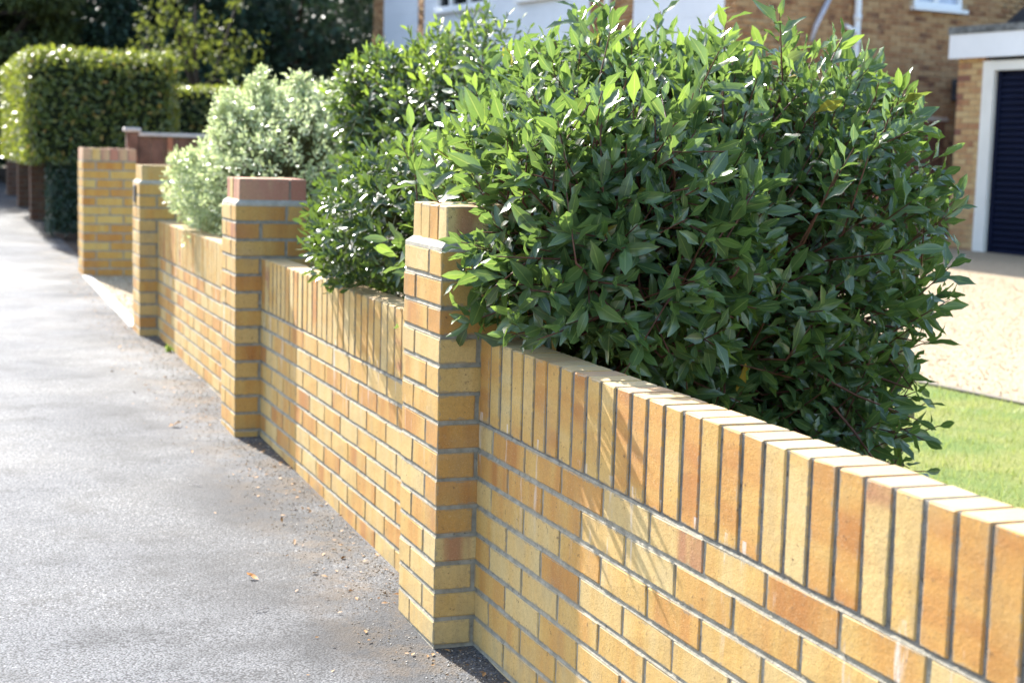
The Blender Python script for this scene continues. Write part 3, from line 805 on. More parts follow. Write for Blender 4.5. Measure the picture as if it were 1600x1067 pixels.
# dark red brick pillars of the next garden, under the hedge
pillar(16.5, 'dark red brick pillar under the clipped hedge, nearer one', top=0.75, ncourse=15, x0=-0.12, cap='none', mat=M['brick_dark'], mort=M['mortar_dark'], group='dark brick pillars of the next garden')
pillar(19.3, 'dark red brick pillar under the clipped hedge, farther one', top=0.80, ncourse=15, x0=-0.12, cap='none', mat=M['brick_dark'], mort=M['mortar_dark'], group='dark brick pillars of the next garden')
pillar(22.4, 'dark red brick pillar beyond the hedge at the left edge of the photo', top=0.85, ncourse=15, x0=-0.12, cap='none', mat=M['brick_dark'], mort=M['mortar_dark'], group='dark brick pillars of the next garden')

# ------------------------------------------------------------------ vegetation helpers
def leaf_template(stations, fold=0.25, droop=0.12, wave=0.05, seed=0):
    """leaf of unit length along +x, upper side +z; returns V, F(quads), UV"""
    r = np.random.default_rng(seed)
    V = []; UV = []
    ph = r.uniform(0, 6.28); w1 = wave*r.uniform(0.6, 1.4); tw = r.normal(0, 0.12)
    for s, w in stations:
        z = -droop*s*s
        for k, side in enumerate((-1, 0, 1)):
            zz = z + (fold*w*abs(side)) + (w1*w*4*math.sin(s*11+ph+side) if side else 0) + tw*side*w*s
            V.append((s, side*w, zz)); UV.append((0.5+0.5*side, s))
    F = []
    for i in range(len(stations)-1):
        a = i*3
        F += [(a, a+3, a+4, a+1), (a+1, a+4, a+5, a+2)]
    return np.array(V), np.array(F), np.array(UV)

def frames(Dv, Nv):
    """rotation matrices with x along Dv and z near Nv"""
    X = Dv/np.linalg.norm(Dv, axis=1, keepdims=True)
    Y = np.cross(Nv, X); n = np.linalg.norm(Y, axis=1, keepdims=True); n[n < 1e-6] = 1; Y = Y/n
    Z = np.cross(X, Y)
    return np.stack([X, Y, Z], axis=2)

def leaves_mesh(name, tpl, var, T, Rm, S, mat, uv=False):
    """one mesh of all leaves: tpl list of templates, var index per leaf"""
    Vs, Fs, UVs = [], [], []; base = 0
    for k, (V, F, U) in enumerate(tpl):
        sel = np.where(var == k)[0]
        if not len(sel): continue
        P = np.einsum('nij,vj->nvi', Rm[sel]*S[sel][:, None, None], V) + T[sel][:, None, :]
        m, nv = P.shape[:2]
        Vs.append(P.reshape(-1, 3))
        Fs.append((F[None] + (np.arange(m)*nv)[:, None, None] + base).reshape(-1, F.shape[1]))
        if uv: UVs.append(np.tile(U[F.ravel()], (m, 1)))
        base += m*nv
    me = np_mesh(name, np.concatenate(Vs), np.concatenate(Fs), mat, True)
    if uv:
        l = me.uv_layers.new(name='UVMap'); l.data.foreach_set('uv', np.concatenate(UVs).astype(np.float32).ravel())
    return me

def leaf_objects(root, tpl, var, T, Rm, S, mat, idx, cache):
    ro = np.array(root.location)
    for i in idx:
        key = (int(var[i]), mat.name)
        if key not in cache:
            V, F, U = tpl[key[0]]
            me = np_mesh('leaf', V, F, mat, True)
            l = me.uv_layers.new(name='UVMap'); l.data.foreach_set('uv', U[F.ravel()].astype(np.float32).ravel())
            cache[key] = me
        o = link('leaf', cache[key], root)
        m = Matrix([list(Rm[i][r_]*S[i]) + [T[i][r_]-ro[r_]] for r_ in range(3)] + [[0, 0, 0, 1]])
        o.matrix_local = m

def pick_visible(T, Rm, S, n, cell=9.0):
    """indices of the leaves that show largest: nearest in their screen cell, in frame"""
    ctr = T + Rm[:, :, 0]*S[:, None]*0.5
    u, v, D = screen(ctr)
    ok = (u > 0) & (u < 1600) & (v > 0) & (v < 1067)
    keys = (u//cell).astype(int)*1000 + (v//cell).astype(int)
    best = {}
    for i in np.where(ok)[0]:
        k = keys[i]
        if k not in best or D[i] < D[best[k]]: best[k] = i
    cand = np.array(list(best.values()))
    view = (CAM-ctr[cand]); view /= np.linalg.norm(view, axis=1, keepdims=True)
    face = np.abs(np.einsum('ni,ni->n', Rm[cand][:, :, 2], view))
    area = (S[cand]/D[cand])**2*(face+0.05)
    # nearest within a wider neighbourhood scores higher
    wide = {}
    kk = (u//26).astype(int)*1000 + (v//26).astype(int)
    for i in np.where(ok)[0]:
        if kk[i] not in wide or D[i] < wide[kk[i]]: wide[kk[i]] = D[i]
    front = np.array([wide[kk[i]] for i in cand])
    area = area*np.exp(-((D[cand]-front)/0.10)**2)
    return cand[np.argsort(-area)[:n]]

def sphere_dirs(n, r, zmin=-1.0):
    out = []
    while len(out) < n:
        d = r.normal(size=3); d /= np.linalg.norm(d)
        if d[2] >= zmin: out.append(d)
    return np.array(out)

def super_radius(d, rad, p):
    return (np.abs(d[:, 0]/rad[0])**p + np.abs(d[:, 1]/rad[1])**p + np.abs(d[:, 2]/rad[2])**p)**(-1.0/p)

def lump(d, r, n=9, amp=0.08, k=9.0):
    """smooth random lumps over directions"""
    c = sphere_dirs(n, r); a = r.normal(0, amp, n)
    return 1 + np.sum(a[None]*np.exp(k*(d @ c.T - 1)), axis=1)

BLOCKS = [(-0.012, 0.118, -3.2, 6.1, -1.0, 0.232), (-0.125, 0.225, -0.012, 0.34, -1.0, 0.57), (-0.125, 0.225, Y2-0.012, Y2+0.34, -1.0, 0.57), (-0.125, 0.225, Y3-0.012, Y3+0.34, -1.0, 0.57)]
def inside_blocks(P):
    m = np.zeros(len(P), bool)
    for x0, x1, y0, y1, z0, z1 in BLOCKS:
        m |= (P[:, 0] > x0) & (P[:, 0] < x1) & (P[:, 1] > y0) & (P[:, 1] < y1) & (P[:, 2] > z0) & (P[:, 2] < z1)
    return m

def shoots(centre, rad, p, n, r, depth=(0.78, 1.0), zmin=-0.8, up=0.5, lumps=0.07, nl=(7, 11), slen=(0.16, 0.28), leaf=(0.064, 0.100), jitter=0.3):
    """leafy shoots pointing outwards and up; returns leaf arrays and stem polylines"""
    d = sphere_dirs(n, r, zmin)
    rr = super_radius(d, rad, p)*lump(d, r, 14, lumps)
    rr *= 1 - (1-depth[0])*(1-np.sqrt(r.uniform(0, 1, n))) * (1.0) - (1-depth[1])
    tips = centre + d*rr[:, None]
    nrm = np.sign(d)*np.abs(d/np.array(rad))**(p-1)/np.array(rad); nrm /= np.linalg.norm(nrm, axis=1, keepdims=True)
    T, X, N, S, Y, stems = [], [], [], [], [], []
    for i in range(n):
        ax = nrm[i] + np.array([0, 0, up]) + r.normal(0, jitter, 3); ax /= np.linalg.norm(ax)
        L = r.uniform(*slen); b = tips[i]-ax*L
        ref = np.array([1, 0, 0]) if abs(ax[0]) < 0.8 else np.array([0, 1, 0])
        e1 = np.cross(ax, ref); e1 /= np.linalg.norm(e1); e2 = np.cross(ax, e1)
        k = r.integers(nl[0], nl[1]+1); a0 = r.uniform(0, 6.28)
        for j in range(k):
            t = 0.25 + 0.75*j/(k-1)
            an = a0 + j*2.4 + r.normal(0, 0.25)
            rad_ = e1*math.cos(an) + e2*math.sin(an)
            open_ = R(72) - R(48)*t**2 + r.normal(0, 0.26)
            dv = ax*math.cos(open_) + rad_*math.sin(open_) + np.array([0, 0, -0.22*(1-t)])
            nv = ax*math.sin(open_) - rad_*math.cos(open_) + r.normal(0, 0.30, 3)
            s = r.uniform(*leaf)*(1.0 if t < 0.85 else 0.78)
            T.append(b + ax*L*t + rad_*0.004); X.append(dv); N.append(nv); S.append(s); Y.append(t)
        stems.append((b, tips[i], ax))
    return np.array(T), frames(np.array(X), np.array(N)), np.array(S), np.array(Y), stems

def stem_mesh(mb, stems, centre, r, pull=0.45, w=0.0028, sides=4):
    for b, t, ax in stems:
        inner = centre + (b-centre)*pull + r.normal(0, 0.03, 3)
        mid = b - ax*0.05 + (inner-b)*0.3
        if inside_blocks(np.array([inner, mid, b, t])).any(): mb.tube([b, t], w, w*0.5, sides, False)
        else: mb.tube([inner, mid, b, b*0.4+t*0.6, t], w*1.6, w*0.5, sides, False)

# ------------------------------------------------------------------ the big bay bush
BAY = [leaf_template([(0.0, 0.012), (0.10, 0.03), (0.28, 0.132), (0.50, 0.175), (0.74, 0.134), (0.92, 0.048), (1.0, 0.004)], 0.36, dr, 0.09, sd) for sd, dr in ((1, 0.05), (2, 0.16), (3, 0.30), (4, -0.08), (5, 0.12), (6, 0.2), (7, 0.0), (8, 0.38))]
vr = np.random.default_rng(21)
BC = np.array([0.745, 0.40, 0.425]); BR = (0.80, 0.74, 0.68)
bay = empty('bay_bush', (BC[0], BC[1], GZ(BC[1])), 'big bay laurel bush with dark pointed leaves and red stems spilling over the nearest wall', 'bush')
vr = np.random.default_rng(21)
parts = [shoots(BC, BR, 2.35, 1100, vr, (0.76, 0.99), -0.75, 0.62, nl=(8, 12), jitter=0.38), shoots(BC, BR, 2.7, 480, vr, (0.45, 0.82), -0.7, nl=(5, 8), jitter=0.5),
         shoots(np.array([0.27, -0.15, 0.48]), (0.41, 0.46, 0.39), 2.2, 330, vr, (0.6, 1.0), -0.7, 0.25, 0.12, jitter=0.42),
         shoots(BC, tuple(q*k_ for q, k_ in zip(BR, (1.05, 1.08, 1.09))), 2.5, 120, vr, (0.93, 1.0), -0.3, 0.60, 0.06, (8, 13), (0.2, 0.32), jitter=0.35),
         shoots(np.array([1.11, 0.18, -0.06]), (0.36, 0.42, 0.30), 2.2, 280, vr, (0.55, 1.0), -0.7, 0.3, 0.1, jitter=0.42)]
T = np.concatenate([p[0] for p in parts]); Rm = np.concatenate([p[1] for p in parts]); S = np.concatenate([p[2] for p in parts]); AGE = np.concatenate([p[3] for p in parts])
stems = [q for p in parts for q in p[4]]
def prune(T, Rm, S, AGE, over_x=-0.13, over_z=0.14, xmax=99):
    ctr = T + Rm[:, :, 0]*S[:, None]*0.5; tip = T + Rm[:, :, 0]*S[:, None]
    bad = inside_blocks(T) | inside_blocks(ctr) | inside_blocks(tip)
    gz = GZ(ctr[:, 1])
    bad |= (ctr[:, 2] < gz+0.02) | (tip[:, 2] < gz+0.01)
    front = ctr[:, 0] < 0.06
    bad |= front & ((ctr[:, 2] < over_z) | (tip[:, 2] < over_z-0.03) | (T[:, 0] < over_x))
    return ~bad
keep = prune(T, Rm, S, AGE, -0.20, 0.185)
# thin the lower right so that the drive shows through between the twigs
u_, v_, _ = screen(T)
low = (T[:, 2] < 0.25) & (T[:, 0] > 1.12) & (vr.uniform(size=len(T)) < 0.42)
keep &= ~low
keep &= ~((T[:, 0] < 0.45) & (T[:, 2] > 0.93 + (T[:, 0]-0.2)*0.9))
keep &= ~((T[:, 0] > 1.41) & (T[:, 2] < 0.32) & (T[:, 2] > 0.02))
T, Rm, S, AGE = T[keep], Rm[keep], S[keep], AGE[keep]
S *= np.clip(vr.normal(1.0, 0.15, len(S)), 0.6, 1.22)
var = vr.integers(0, len(BAY), len(T))
young = (AGE > 0.80) & (vr.uniform(size=len(T)) < 0.38) & (T[:, 2] > 0.15)
big = pick_visible(T, Rm, S, 300)
cache = {}
isb = np.zeros(len(T), bool); isb[big] = True
leaf_objects(bay, BAY, var, T, Rm, S, M['bay_young'], np.where(isb & young)[0], cache)
leaf_objects(bay, BAY, var, T, Rm, S, M['bay_old'], np.where(isb & ~young)[0], cache)
bl = np.array(bay.location)
for msk, mt in ((~isb & young, M['bay_young']), (~isb & ~young, M['bay_old'])):
    o = link('foliage', leaves_mesh('foliage', BAY, var[msk], T[msk]-bl, Rm[msk], S[msk], mt, True), bay); o['kind'] = 'stuff'
mb = MB(); stem_mesh(mb, [(b-bl, t-bl, ax) for b, t, ax in stems if (b[0] > 0.03 or b[2] > 0.25) and not (min(b[0], t[0]) < 0.14 and min(b[2], t[2]) < 0.27) and not (t[0] > 1.40 and t[2] < 0.35) and not (t[0] < 0.45 and t[2] > 0.93+(t[0]-0.2)*0.9)], BC-bl, vr)
mb.build('twigs', M['stem_red'], bay, True)
mb = MB()
for k in range(7):
    a = k*0.9+0.3; g = BC + np.array([0.10*math.cos(a), 0.10*math.sin(a), 0]); g[2] = GZ(g[1])-0.03
    e = BC + np.array([0.48*math.cos(a), 0.42*math.sin(a), 0.22])
    if e[0] < 0.3: e[0] = 0.3
    mb.tube([g-bl, (g*0.6+e*0.4)-bl+vr.normal(0, 0.03, 3), e-bl], 0.022, 0.008, 7)
mb.build('trunk', M['bark'], bay, True)

# ------------------------------------------------------------------ glossy shrub behind the second panel
BUSH = [leaf_template([(0.0, 0.02), (0.22, 0.14), (0.55, 0.20), (0.85, 0.10), (1.0, 0.005)], 0.3, dr, 0.03, sd) for sd, dr in ((11, 0.05), (12, 0.2), (13, -0.05), (14, 0.12))]
C2 = np.array([0.93, 2.55, 0.55]); R2 = (0.68, 0.85, 0.80)
sh = empty('glossy_shrub', (C2[0], C2[1], GZ(C2[1])), 'glossy green shrub with small leaves leaning over the second wall panel', 'bush')
vr = np.random.default_rng(22)
parts = [shoots(C2, R2, 2.2, 1000, vr, (0.80, 1.0), -0.75, 0.45, 0.14, (8, 12), (0.12, 0.22), (0.036, 0.060)),
         shoots(C2, R2, 2.2, 600, vr, (0.5, 0.85), -0.7, 0.4, 0.14, (6, 9), (0.12, 0.22), (0.036, 0.060)),
         shoots(np.array([0.31, 1.50, 0.40]), (0.40, 0.74, 0.36), 2.2, 520, vr, (0.6, 1.0), -0.6, 0.35, 0.12, (8, 12), (0.10, 0.18), (0.036, 0.060)),
         shoots(np.array([0.60, 2.80, 0.86]), (0.31, 0.40, 0.34), 2.0, 420, vr, (0.6, 1.0), -0.8, 0.4, 0.12, (8, 12), (0.10, 0.2), (0.036, 0.060))]
T = np.concatenate([p[0] for p in parts]); Rm = np.concatenate([p[1] for p in parts]); S = np.concatenate([p[2] for p in parts]); AGE = np.concatenate([p[3] for p in parts])
stems = [s for p in parts for s in p[4]]
keep = prune(T, Rm, S, AGE, -0.16, 0.12) & ~((T[:, 0] > 0.98) & (T[:, 2] > 1.06)); T, Rm, S, AGE = T[keep], Rm[keep], S[keep], AGE[keep]
var = vr.integers(0, len(BUSH), len(T)); young = (AGE > 0.72) & (vr.uniform(size=len(T)) < 0.6) & (T[:, 2] > 0.90)
big = pick_visible(T, Rm, S, 300, 7.0); isb = np.zeros(len(T), bool); isb[big] = True
cache = {}; bl = np.array(sh.location)
leaf_objects(sh, BUSH, var, T, Rm, S, M['bush_young'], np.where(isb & young)[0], cache)
leaf_objects(sh, BUSH, var, T, Rm, S, M['bush_leaf'], np.where(isb & ~young)[0], cache)
for msk, mt in ((~isb & young, M['bush_young']), (~isb & ~young, M['bush_leaf'])):
    o = link('foliage', leaves_mesh('foliage', BUSH, var[msk], T[msk]-bl, Rm[msk], S[msk], mt), sh); o['kind'] = 'stuff'
mb = MB(); stem_mesh(mb, [(b-bl, t-bl, ax) for b, t, ax in stems if b[0] > 0.14 and not (t[0] > 0.98 and t[2] > 1.06)], C2-bl, vr, 0.5, 0.0022, 3); mb.build('twigs', M['stem_green'], sh)
mb = MB()
for k in range(6):
    a = k*1.05; g = C2 + np.array([0.1*math.cos(a), 0.1*math.sin(a), 0]); g[2] = GZ(g[1])-0.03
    e = C2 + np.array([0.4*math.cos(a), 0.45*math.sin(a), 0.25]); mb.tube([g-bl, (g*0.6+e*0.4)-bl, e-bl], 0.020, 0.007, 6)
mb.build('trunk', M['bark'], sh, True)

# ------------------------------------------------------------------ pale variegated shrub behind the far panel
SMALL = [leaf_template([(0.0, 0.03), (0.45, 0.24), (1.0, 0.01)], 0.3, dr, 0.06, sd) for sd, dr in ((31, 0.05), (32, 0.2), (33, -0.1))]
def soft_bush(name, label, C, rad, n, mat, leaf, p=2.2, lumps=0.1, slen=(0.07, 0.15), nl=(8, 12), up=0.5, stem=None, cat='bush', extra=(), depth=(0.72, 1.0)):
    C = np.array(C, float)
    root = empty(name, (C[0], C[1], GZ(C[1])), label, cat)
    ps = [shoots(C, rad, p, n, vr, depth, -0.8, up, lumps, nl, slen, leaf)]
    for c2, r2, n2 in extra: ps.append(shoots(np.array(c2, float), r2, 2.0, n2, vr, (0.6, 1.0), -0.8, up, lumps, nl, slen, leaf))
    T = np.concatenate([q[0] for q in ps]); Rm = np.concatenate([q[1] for q in ps]); S = np.concatenate([q[2] for q in ps])
    k = prune(T, Rm, S, None, -0.20, 0.10); T, Rm, S = T[k], Rm[k], S[k]
    bl = np.array(root.location)
    o = link('foliage', leaves_mesh('foliage', SMALL, vr.integers(0, 3, len(T)), T-bl, Rm, S, mat), root); o['kind'] = 'stuff'
    mb = MB(); st = [s for q in ps for s in q[4] if s[0][0] > 0.15 or C[0] > 1]
    stem_mesh(mb, [(b-bl, t-bl, ax) for b, t, ax in st[::2]], C-bl, vr, 0.4, 0.002, 3)
    g = np.array([C[0], C[1], GZ(C[1])-0.03])
    for q in range(5):
        a = q*1.3; e = C + np.array([rad[0]*0.5*math.cos(a), rad[1]*0.5*math.sin(a), rad[2]*0.3]); e[0] = max(e[0], 0.25)
        mb.tube([g-bl, (g*0.55+e*0.45)-bl, e-bl], 0.018, 0.006, 5)
    mb.build('branches', stem or M['stem_green'], root, True)
    return root
vr = np.random.default_rng(25)
soft_bush('variegated_shrub', 'pale variegated shrub with tiny cream edged leaves behind the far wall panel', (0.54, 4.85, 0.40), (0.55, 0.75, 0.55), 2100, M['pitto_leaf'], (0.022, 0.036), lumps=0.13,
          extra=[((0.20, 5.05, 0.42), (0.33, 0.5, 0.26), 420), ((1.15, 5.6, 0.45), (0.45, 0.5, 0.45), 600), ((0.36, 4.95, 0.78), (0.24, 0.3, 0.30), 380), ((0.66, 5.0, 0.82), (0.22, 0.3, 0.27), 340), ((0.95, 5.1, 0.62), (0.25, 0.3, 0.24), 260), ((0.42, 4.95, 1.02), (0.10, 0.14, 0.13), 70), ((0.62, 4.9, 1.04), (0.09, 0.12, 0.12), 60), ((0.24, 4.95, 0.90), (0.10, 0.14, 0.12), 60), ((0.80, 5.0, 0.98), (0.10, 0.12, 0.12), 60), ((0.02, 5.0, 0.60), (0.12, 0.14, 0.10), 60)])

# ------------------------------------------------------------------ clipped hedge, ivy and trees
def box_leaves(x0, x1, y0, y1, z0, z1, n, r, rnd=0.25, thick=0.12, faces=('x-', 'x+', 'y-', 'y+', 'z+'), ragged=0.0):
    ar = {'x-': (y1-y0)*(z1-z0), 'x+': (y1-y0)*(z1-z0), 'y-': (x1-x0)*(z1-z0), 'y+': (x1-x0)*(z1-z0), 'z+': (x1-x0)*(y1-y0), 'z-': (x1-x0)*(y1-y0)}
    w = np.array([ar[f] for f in faces]); pick = r.choice(len(faces), n, p=w/w.sum())
    U = r.uniform(size=(n, 3)); P = np.array([x0, y0, z0]) + U*np.array([x1-x0, y1-y0, z1-z0]); N = np.zeros((n, 3))
    for k, f in enumerate(faces):
        a = 'xyz'.index(f[0]); m = pick == k
        P[m, a] = (x0, y0, z0)[a] if f[1] == '-' else (x1, y1, z1)[a]; N[m, a] = -1 if f[1] == '-' else 1
    # rounded corners: pull points onto a rounded box
    c0 = np.array([x0+rnd, y0+rnd, z0-1]); c1 = np.array([x1-rnd, y1-rnd, z1-rnd])
    Q = np.clip(P, c0, c1); d = P-Q; L = np.linalg.norm(d, axis=1, keepdims=True)
    out = L[:, 0] > 1e-6
    nn = np.where(L > 1e-6, d/np.maximum(L, 1e-6), N)
    P = np.where(L > rnd, Q + nn*rnd, P); N = np.where((L > 1e-6), nn, N)
    P = P - N*(thick*r.uniform(0, 1, (n, 1))**1.5) + r.normal(0, 0.012, (n, 3))
    return P, N
def leafy_box(name, label, cat, box, n, mat, leaf, core=None, rnd=0.25, thick=0.14, **kw):
    x0, x1, y0, y1, z0, z1 = box
    root = empty(name, ((x0+x1)/2, (y0+y1)/2, GZ((y0+y1)/2)), label, cat)
    bl = np.array(root.location)
    P, N = box_leaves(*box, n, vr, rnd, thick, **kw)
    X = np.cross(N, vr.normal(size=(n, 3))) + N*vr.uniform(0.1, 0.8, (n, 1)) + np.array([0, 0, 0.15]); Nn = N + vr.normal(0, 0.45, (n, 3)) + np.array([0, 0, 0.35])
    S = vr.uniform(*leaf, n)
    o = link('foliage', leaves_mesh('foliage', SMALL, vr.integers(0, 3, n), P-bl, frames(X, Nn), S, mat), root); o['kind'] = 'stuff'
    t = thick*0.75
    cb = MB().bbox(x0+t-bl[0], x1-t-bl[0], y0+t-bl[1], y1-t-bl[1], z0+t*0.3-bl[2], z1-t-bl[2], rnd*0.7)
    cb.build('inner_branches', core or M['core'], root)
    return root
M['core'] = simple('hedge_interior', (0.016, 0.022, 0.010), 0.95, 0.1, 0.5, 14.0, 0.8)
vr = np.random.default_rng(24)
hd = leafy_box('clipped_hedge', 'tall clipped evergreen hedge block with sunlit top and left side', 'hedge', (-0.36, 1.27, 13.55, 18.6, 0.48, 1.66), 26000, M['hedge_leaf'], (0.05, 0.085), rnd=0.13, faces=('x-', 'x+', 'y-', 'z+', 'z-'))
mb = MB()
for q in range(6):
    yy = 14.3+q*0.75; b0 = np.array(hd.location)
    mb.tube([(0.45-b0[0], yy-b0[1], -0.04), (0.48-b0[0], yy-b0[1]+0.05, 0.5), (0.5-b0[0], yy-b0[1], 1.1)], 0.05, 0.03, 7)
mb.build('trunk', M['bark'], hd, True)
leafy_box('ivy_clad_post', 'dark ivy covered end post below the near corner of the clipped hedge', 'ivy', (-0.10, 0.26, 13.70, 14.15, GZ(13.8)+0.06, 0.64), 5200, M['ivy_leaf'], (0.03, 0.055), rnd=0.04, thick=0.05)
leafy_box('low_wall_ivy', 'dark evergreen growth filling between ivy post and dark brick pillars', 'hedge', (0.10, 1.2, 14.3, 22.0, GZ(15)+0.02, 0.70), 9000, M['ivy_leaf'], (0.05, 0.08), rnd=0.06, thick=0.08)
leafy_box('low_hedge', 'low clipped hedge with pale sunlit top behind the pale shrub', 'hedge', (1.5, 6.2, 17.6, 18.6, GZ(18), 1.47), 15000, M['hedge_leaf'], (0.05, 0.08), rnd=0.1, thick=0.1)
soft_bush('copper_shrub', 'reddish copper leaved shrub behind the pale variegated shrub', (3.25, 13.2, 0.55), (0.75, 0.6, 0.62), 900, M['copper_leaf'], (0.04, 0.07), slen=(0.1, 0.2))

def tree(name, label, base, crown, n, mat, leaf, trunk_r=0.16, clumps=60, group=None, p=2.3, spread=0.34, extra_top=0.0):
    """tapered trunk with limbs; crown of leaf clumps over an uneven ellipsoid"""
    bx, by = base; gz = GZ(by)
    root = empty(name, (bx, by, gz), label, 'tree', group)
    C = np.array(crown[0]); rad = np.array(crown[1])
    d = sphere_dirs(clumps, vr, -0.95)
    rr = super_radius(d, rad, p)*lump(d, vr, 10, 0.12)*vr.uniform(0.45, 1.0, clumps)**0.5
    cc = C + d*rr[:, None]
    w = vr.uniform(0.6, 1.4, clumps)*spread
    k = vr.integers(0, clumps, n)
    off = vr.normal(size=(n, 3)); off /= np.linalg.norm(off, axis=1, keepdims=True)
    off *= (vr.uniform(size=(n, 1))**0.4)*w[k][:, None]*np.array([1.15, 1.15, 0.7])
    P = cc[k] + off
    X = off + vr.normal(0, 0.25, (n, 3)) + np.array([0, 0, -0.15]); N = vr.normal(0, 0.6, (n, 3)) + np.array([0, 0, 1.0])
    S = vr.uniform(*leaf, n); bl = np.array([bx, by, gz])
    okz = P[:, 2] > GZ(P[:, 1])+0.05; P, X, N, S = P[okz], X[okz], N[okz], S[okz]
    o = link('crown', leaves_mesh('crown', SMALL, vr.integers(0, 3, len(P)), P-bl, frames(X, N), S, mat), root); o['kind'] = 'stuff'
    mb = MB(); top = C - bl; top[2] += rad[2]*0.5
    mb.tube([(0, 0, -0.1), (top[0]*0.3, top[1]*0.3, top[2]*0.4), tuple(top*0.75), tuple(top)], trunk_r, trunk_r*0.3, 9)
    for q in range(14):
        i = vr.integers(0, clumps); e = cc[i]-bl; s = top*vr.uniform(0.3, 0.8)
        mb.tube([s, s*0.5+e*0.5+np.array([0, 0, 0.1]), e], trunk_r*0.3, 0.02, 5)
    mb.build('trunk', M['bark'], root, True)
    return root
vr = np.random.default_rng(26)
TG = 'dark trees closing off the background'
tree('dark_conifer', 'dark evergreen tree directly left of the house end wall', (6.0, 29.0), ((5.8, 29.0, 3.0), (2.0, 1.8, 3.3)), 15000, M['dark_leaf'], (0.10, 0.20), 0.2, 90, TG, spread=0.5)
tree('dark_conifer', 'dark evergreen tree above the pale variegated shrub', (3.6, 28.0), ((3.6, 28.0, 3.0), (2.0, 1.8, 3.3)), 16000, M['dark_leaf'], (0.10, 0.20), 0.2, 90, TG, spread=0.5)
tree('dark_conifer', 'dark evergreen tree behind the yellow green sprays', (1.2, 29.5), ((1.2, 29.5, 3.1), (2.1, 1.8, 3.4)), 16000, M['dark_leaf'], (0.10, 0.20), 0.2, 90, TG, spread=0.5)
tree('olive_tree', 'olive green broadleaf tree directly above the clipped hedge', (-0.2, 27.5), ((-0.1, 27.0, 3.3), (1.7, 1.5, 2.9)), 15000, M['olive_leaf'], (0.09, 0.17), 0.16, 80, TG, spread=0.45)
tree('dark_conifer', 'dark evergreen tree in the top left corner over the pavement', (-1.9, 29.0), ((-1.6, 29.0, 3.9), (2.0, 1.8, 4.2)), 14000, M['dark_leaf'], (0.10, 0.20), 0.2, 80, TG, spread=0.5)
tree('lime_tree', 'sunlit yellow green sprays of a young tree right of the clipped hedge', (2.75, 21.5), ((2.7, 21.5, 2.2), (0.95, 0.8, 1.35)), 1000, M['lime_leaf'], (0.07, 0.12), 0.06, 34, None, spread=0.26)
leafy_box('yew_screen', 'tall dark yew screen far behind the trees', 'hedge', (-12, 14, 34.0, 36.0, GZ(34), 6.6), 30000, M['dark_leaf'], (0.16, 0.28), rnd=0.6, thick=0.4)

# ------------------------------------------------------------------ ground cover and litter
def scatter_poly(n, x0, x1, y0, y1, test):
    P = np.stack([vr.uniform(x0, x1, n), vr.uniform(y0, y1, n)], 1)
    return P[test(P)]
bx = np.array(BORDER)
bord = lambda y: np.interp(y, bx[:, 1], bx[:, 0])
P = scatter_poly(60000, 1.0, 6.0, -3.0, 6.2, lambda P: P[:, 0] < bord(P[:, 1])-0.03)
n = len(P); a = vr.uniform(0, 6.28, n); h = vr.uniform(0.018, 0.042, n); w = vr.uniform(0.0015, 0.003, n)
z = GZ(P[:, 1]); lean = vr.normal(0, 0.4, (n, 2))*h[:, None]
V = np.empty((n, 3, 3)); V[:, 0] = np.stack([P[:, 0]-np.cos(a)*w, P[:, 1]-np.sin(a)*w, z-0.002], 1); V[:, 1] = np.stack([P[:, 0]+np.cos(a)*w, P[:, 1]+np.sin(a)*w, z-0.002], 1)
V[:, 2] = np.stack([P[:, 0]+lean[:, 0], P[:, 1]+lean[:, 1], z+h], 1)
o = link('lawn_grass', np_mesh('lawn_grass', V.reshape(-1, 3), np.arange(n*3).reshape(-1, 3), M['grass_blade']))
tag(o, 'short sunlit mown grass between the wall and the gravel drive', 'grass', kind='stuff')

OCT_V = np.array([(1, 0, 0), (-1, 0, 0), (0, 1, 0), (0, -1, 0), (0, 0, 1), (0, 0, -1)], float)
OCT_F = np.array([(0, 2, 4), (2, 1, 4), (1, 3, 4), (3, 0, 4), (2, 0, 5), (1, 2, 5), (3, 1, 5), (0, 3, 5)])
def stones(name, P, zoff, size, mat, label, cat):
    n = len(P); s = vr.uniform(*size, n)
    sc = np.stack([s*vr.uniform(0.7, 1.3, n), s*vr.uniform(0.7, 1.3, n), s*vr.uniform(0.4, 0.8, n)], 1)
    a = vr.uniform(0, 6.28, n); ca, sa = np.cos(a), np.sin(a)
    L = OCT_V[None]*sc[:, None] * vr.uniform(0.75, 1.25, (n, 6, 1))
    V = np.stack([L[..., 0]*ca[:, None]-L[..., 1]*sa[:, None], L[..., 0]*sa[:, None]+L[..., 1]*ca[:, None], L[..., 2]], 2)
    V += np.stack([P[:, 0], P[:, 1], GZ(P[:, 1])+zoff+sc[:, 2]*0.5], 1)[:, None]
    F = (OCT_F[None] + (np.arange(n)*6)[:, None, None]).reshape(-1, 3)
    o = link(name, np_mesh(name, V.reshape(-1, 3), F, mat)); return tag(o, label, cat, kind='stuff')
P1 = scatter_poly(26000, 3.5, 9.0, 1.0, 10.0, lambda P: (P[:, 0] > bord(P[:, 1])+0.05) & (P[:, 1] < 11))
P2 = scatter_poly(3500, -0.03, 1.0, 6.45, 9.65, lambda P: P[:, 0] > -0.04)
stones('gravel_stones', np.concatenate([P1, P2]), 0.004, (0.004, 0.009), M['stone'], 'loose honey coloured gravel covering the drive', 'gravel')
q = np.abs(vr.normal(0, 0.13, 9000)); yy = vr.uniform(-2.5, 7.2, 9000)
P = np.stack([-0.008-q, yy], 1)
inp = np.zeros(len(P), bool)
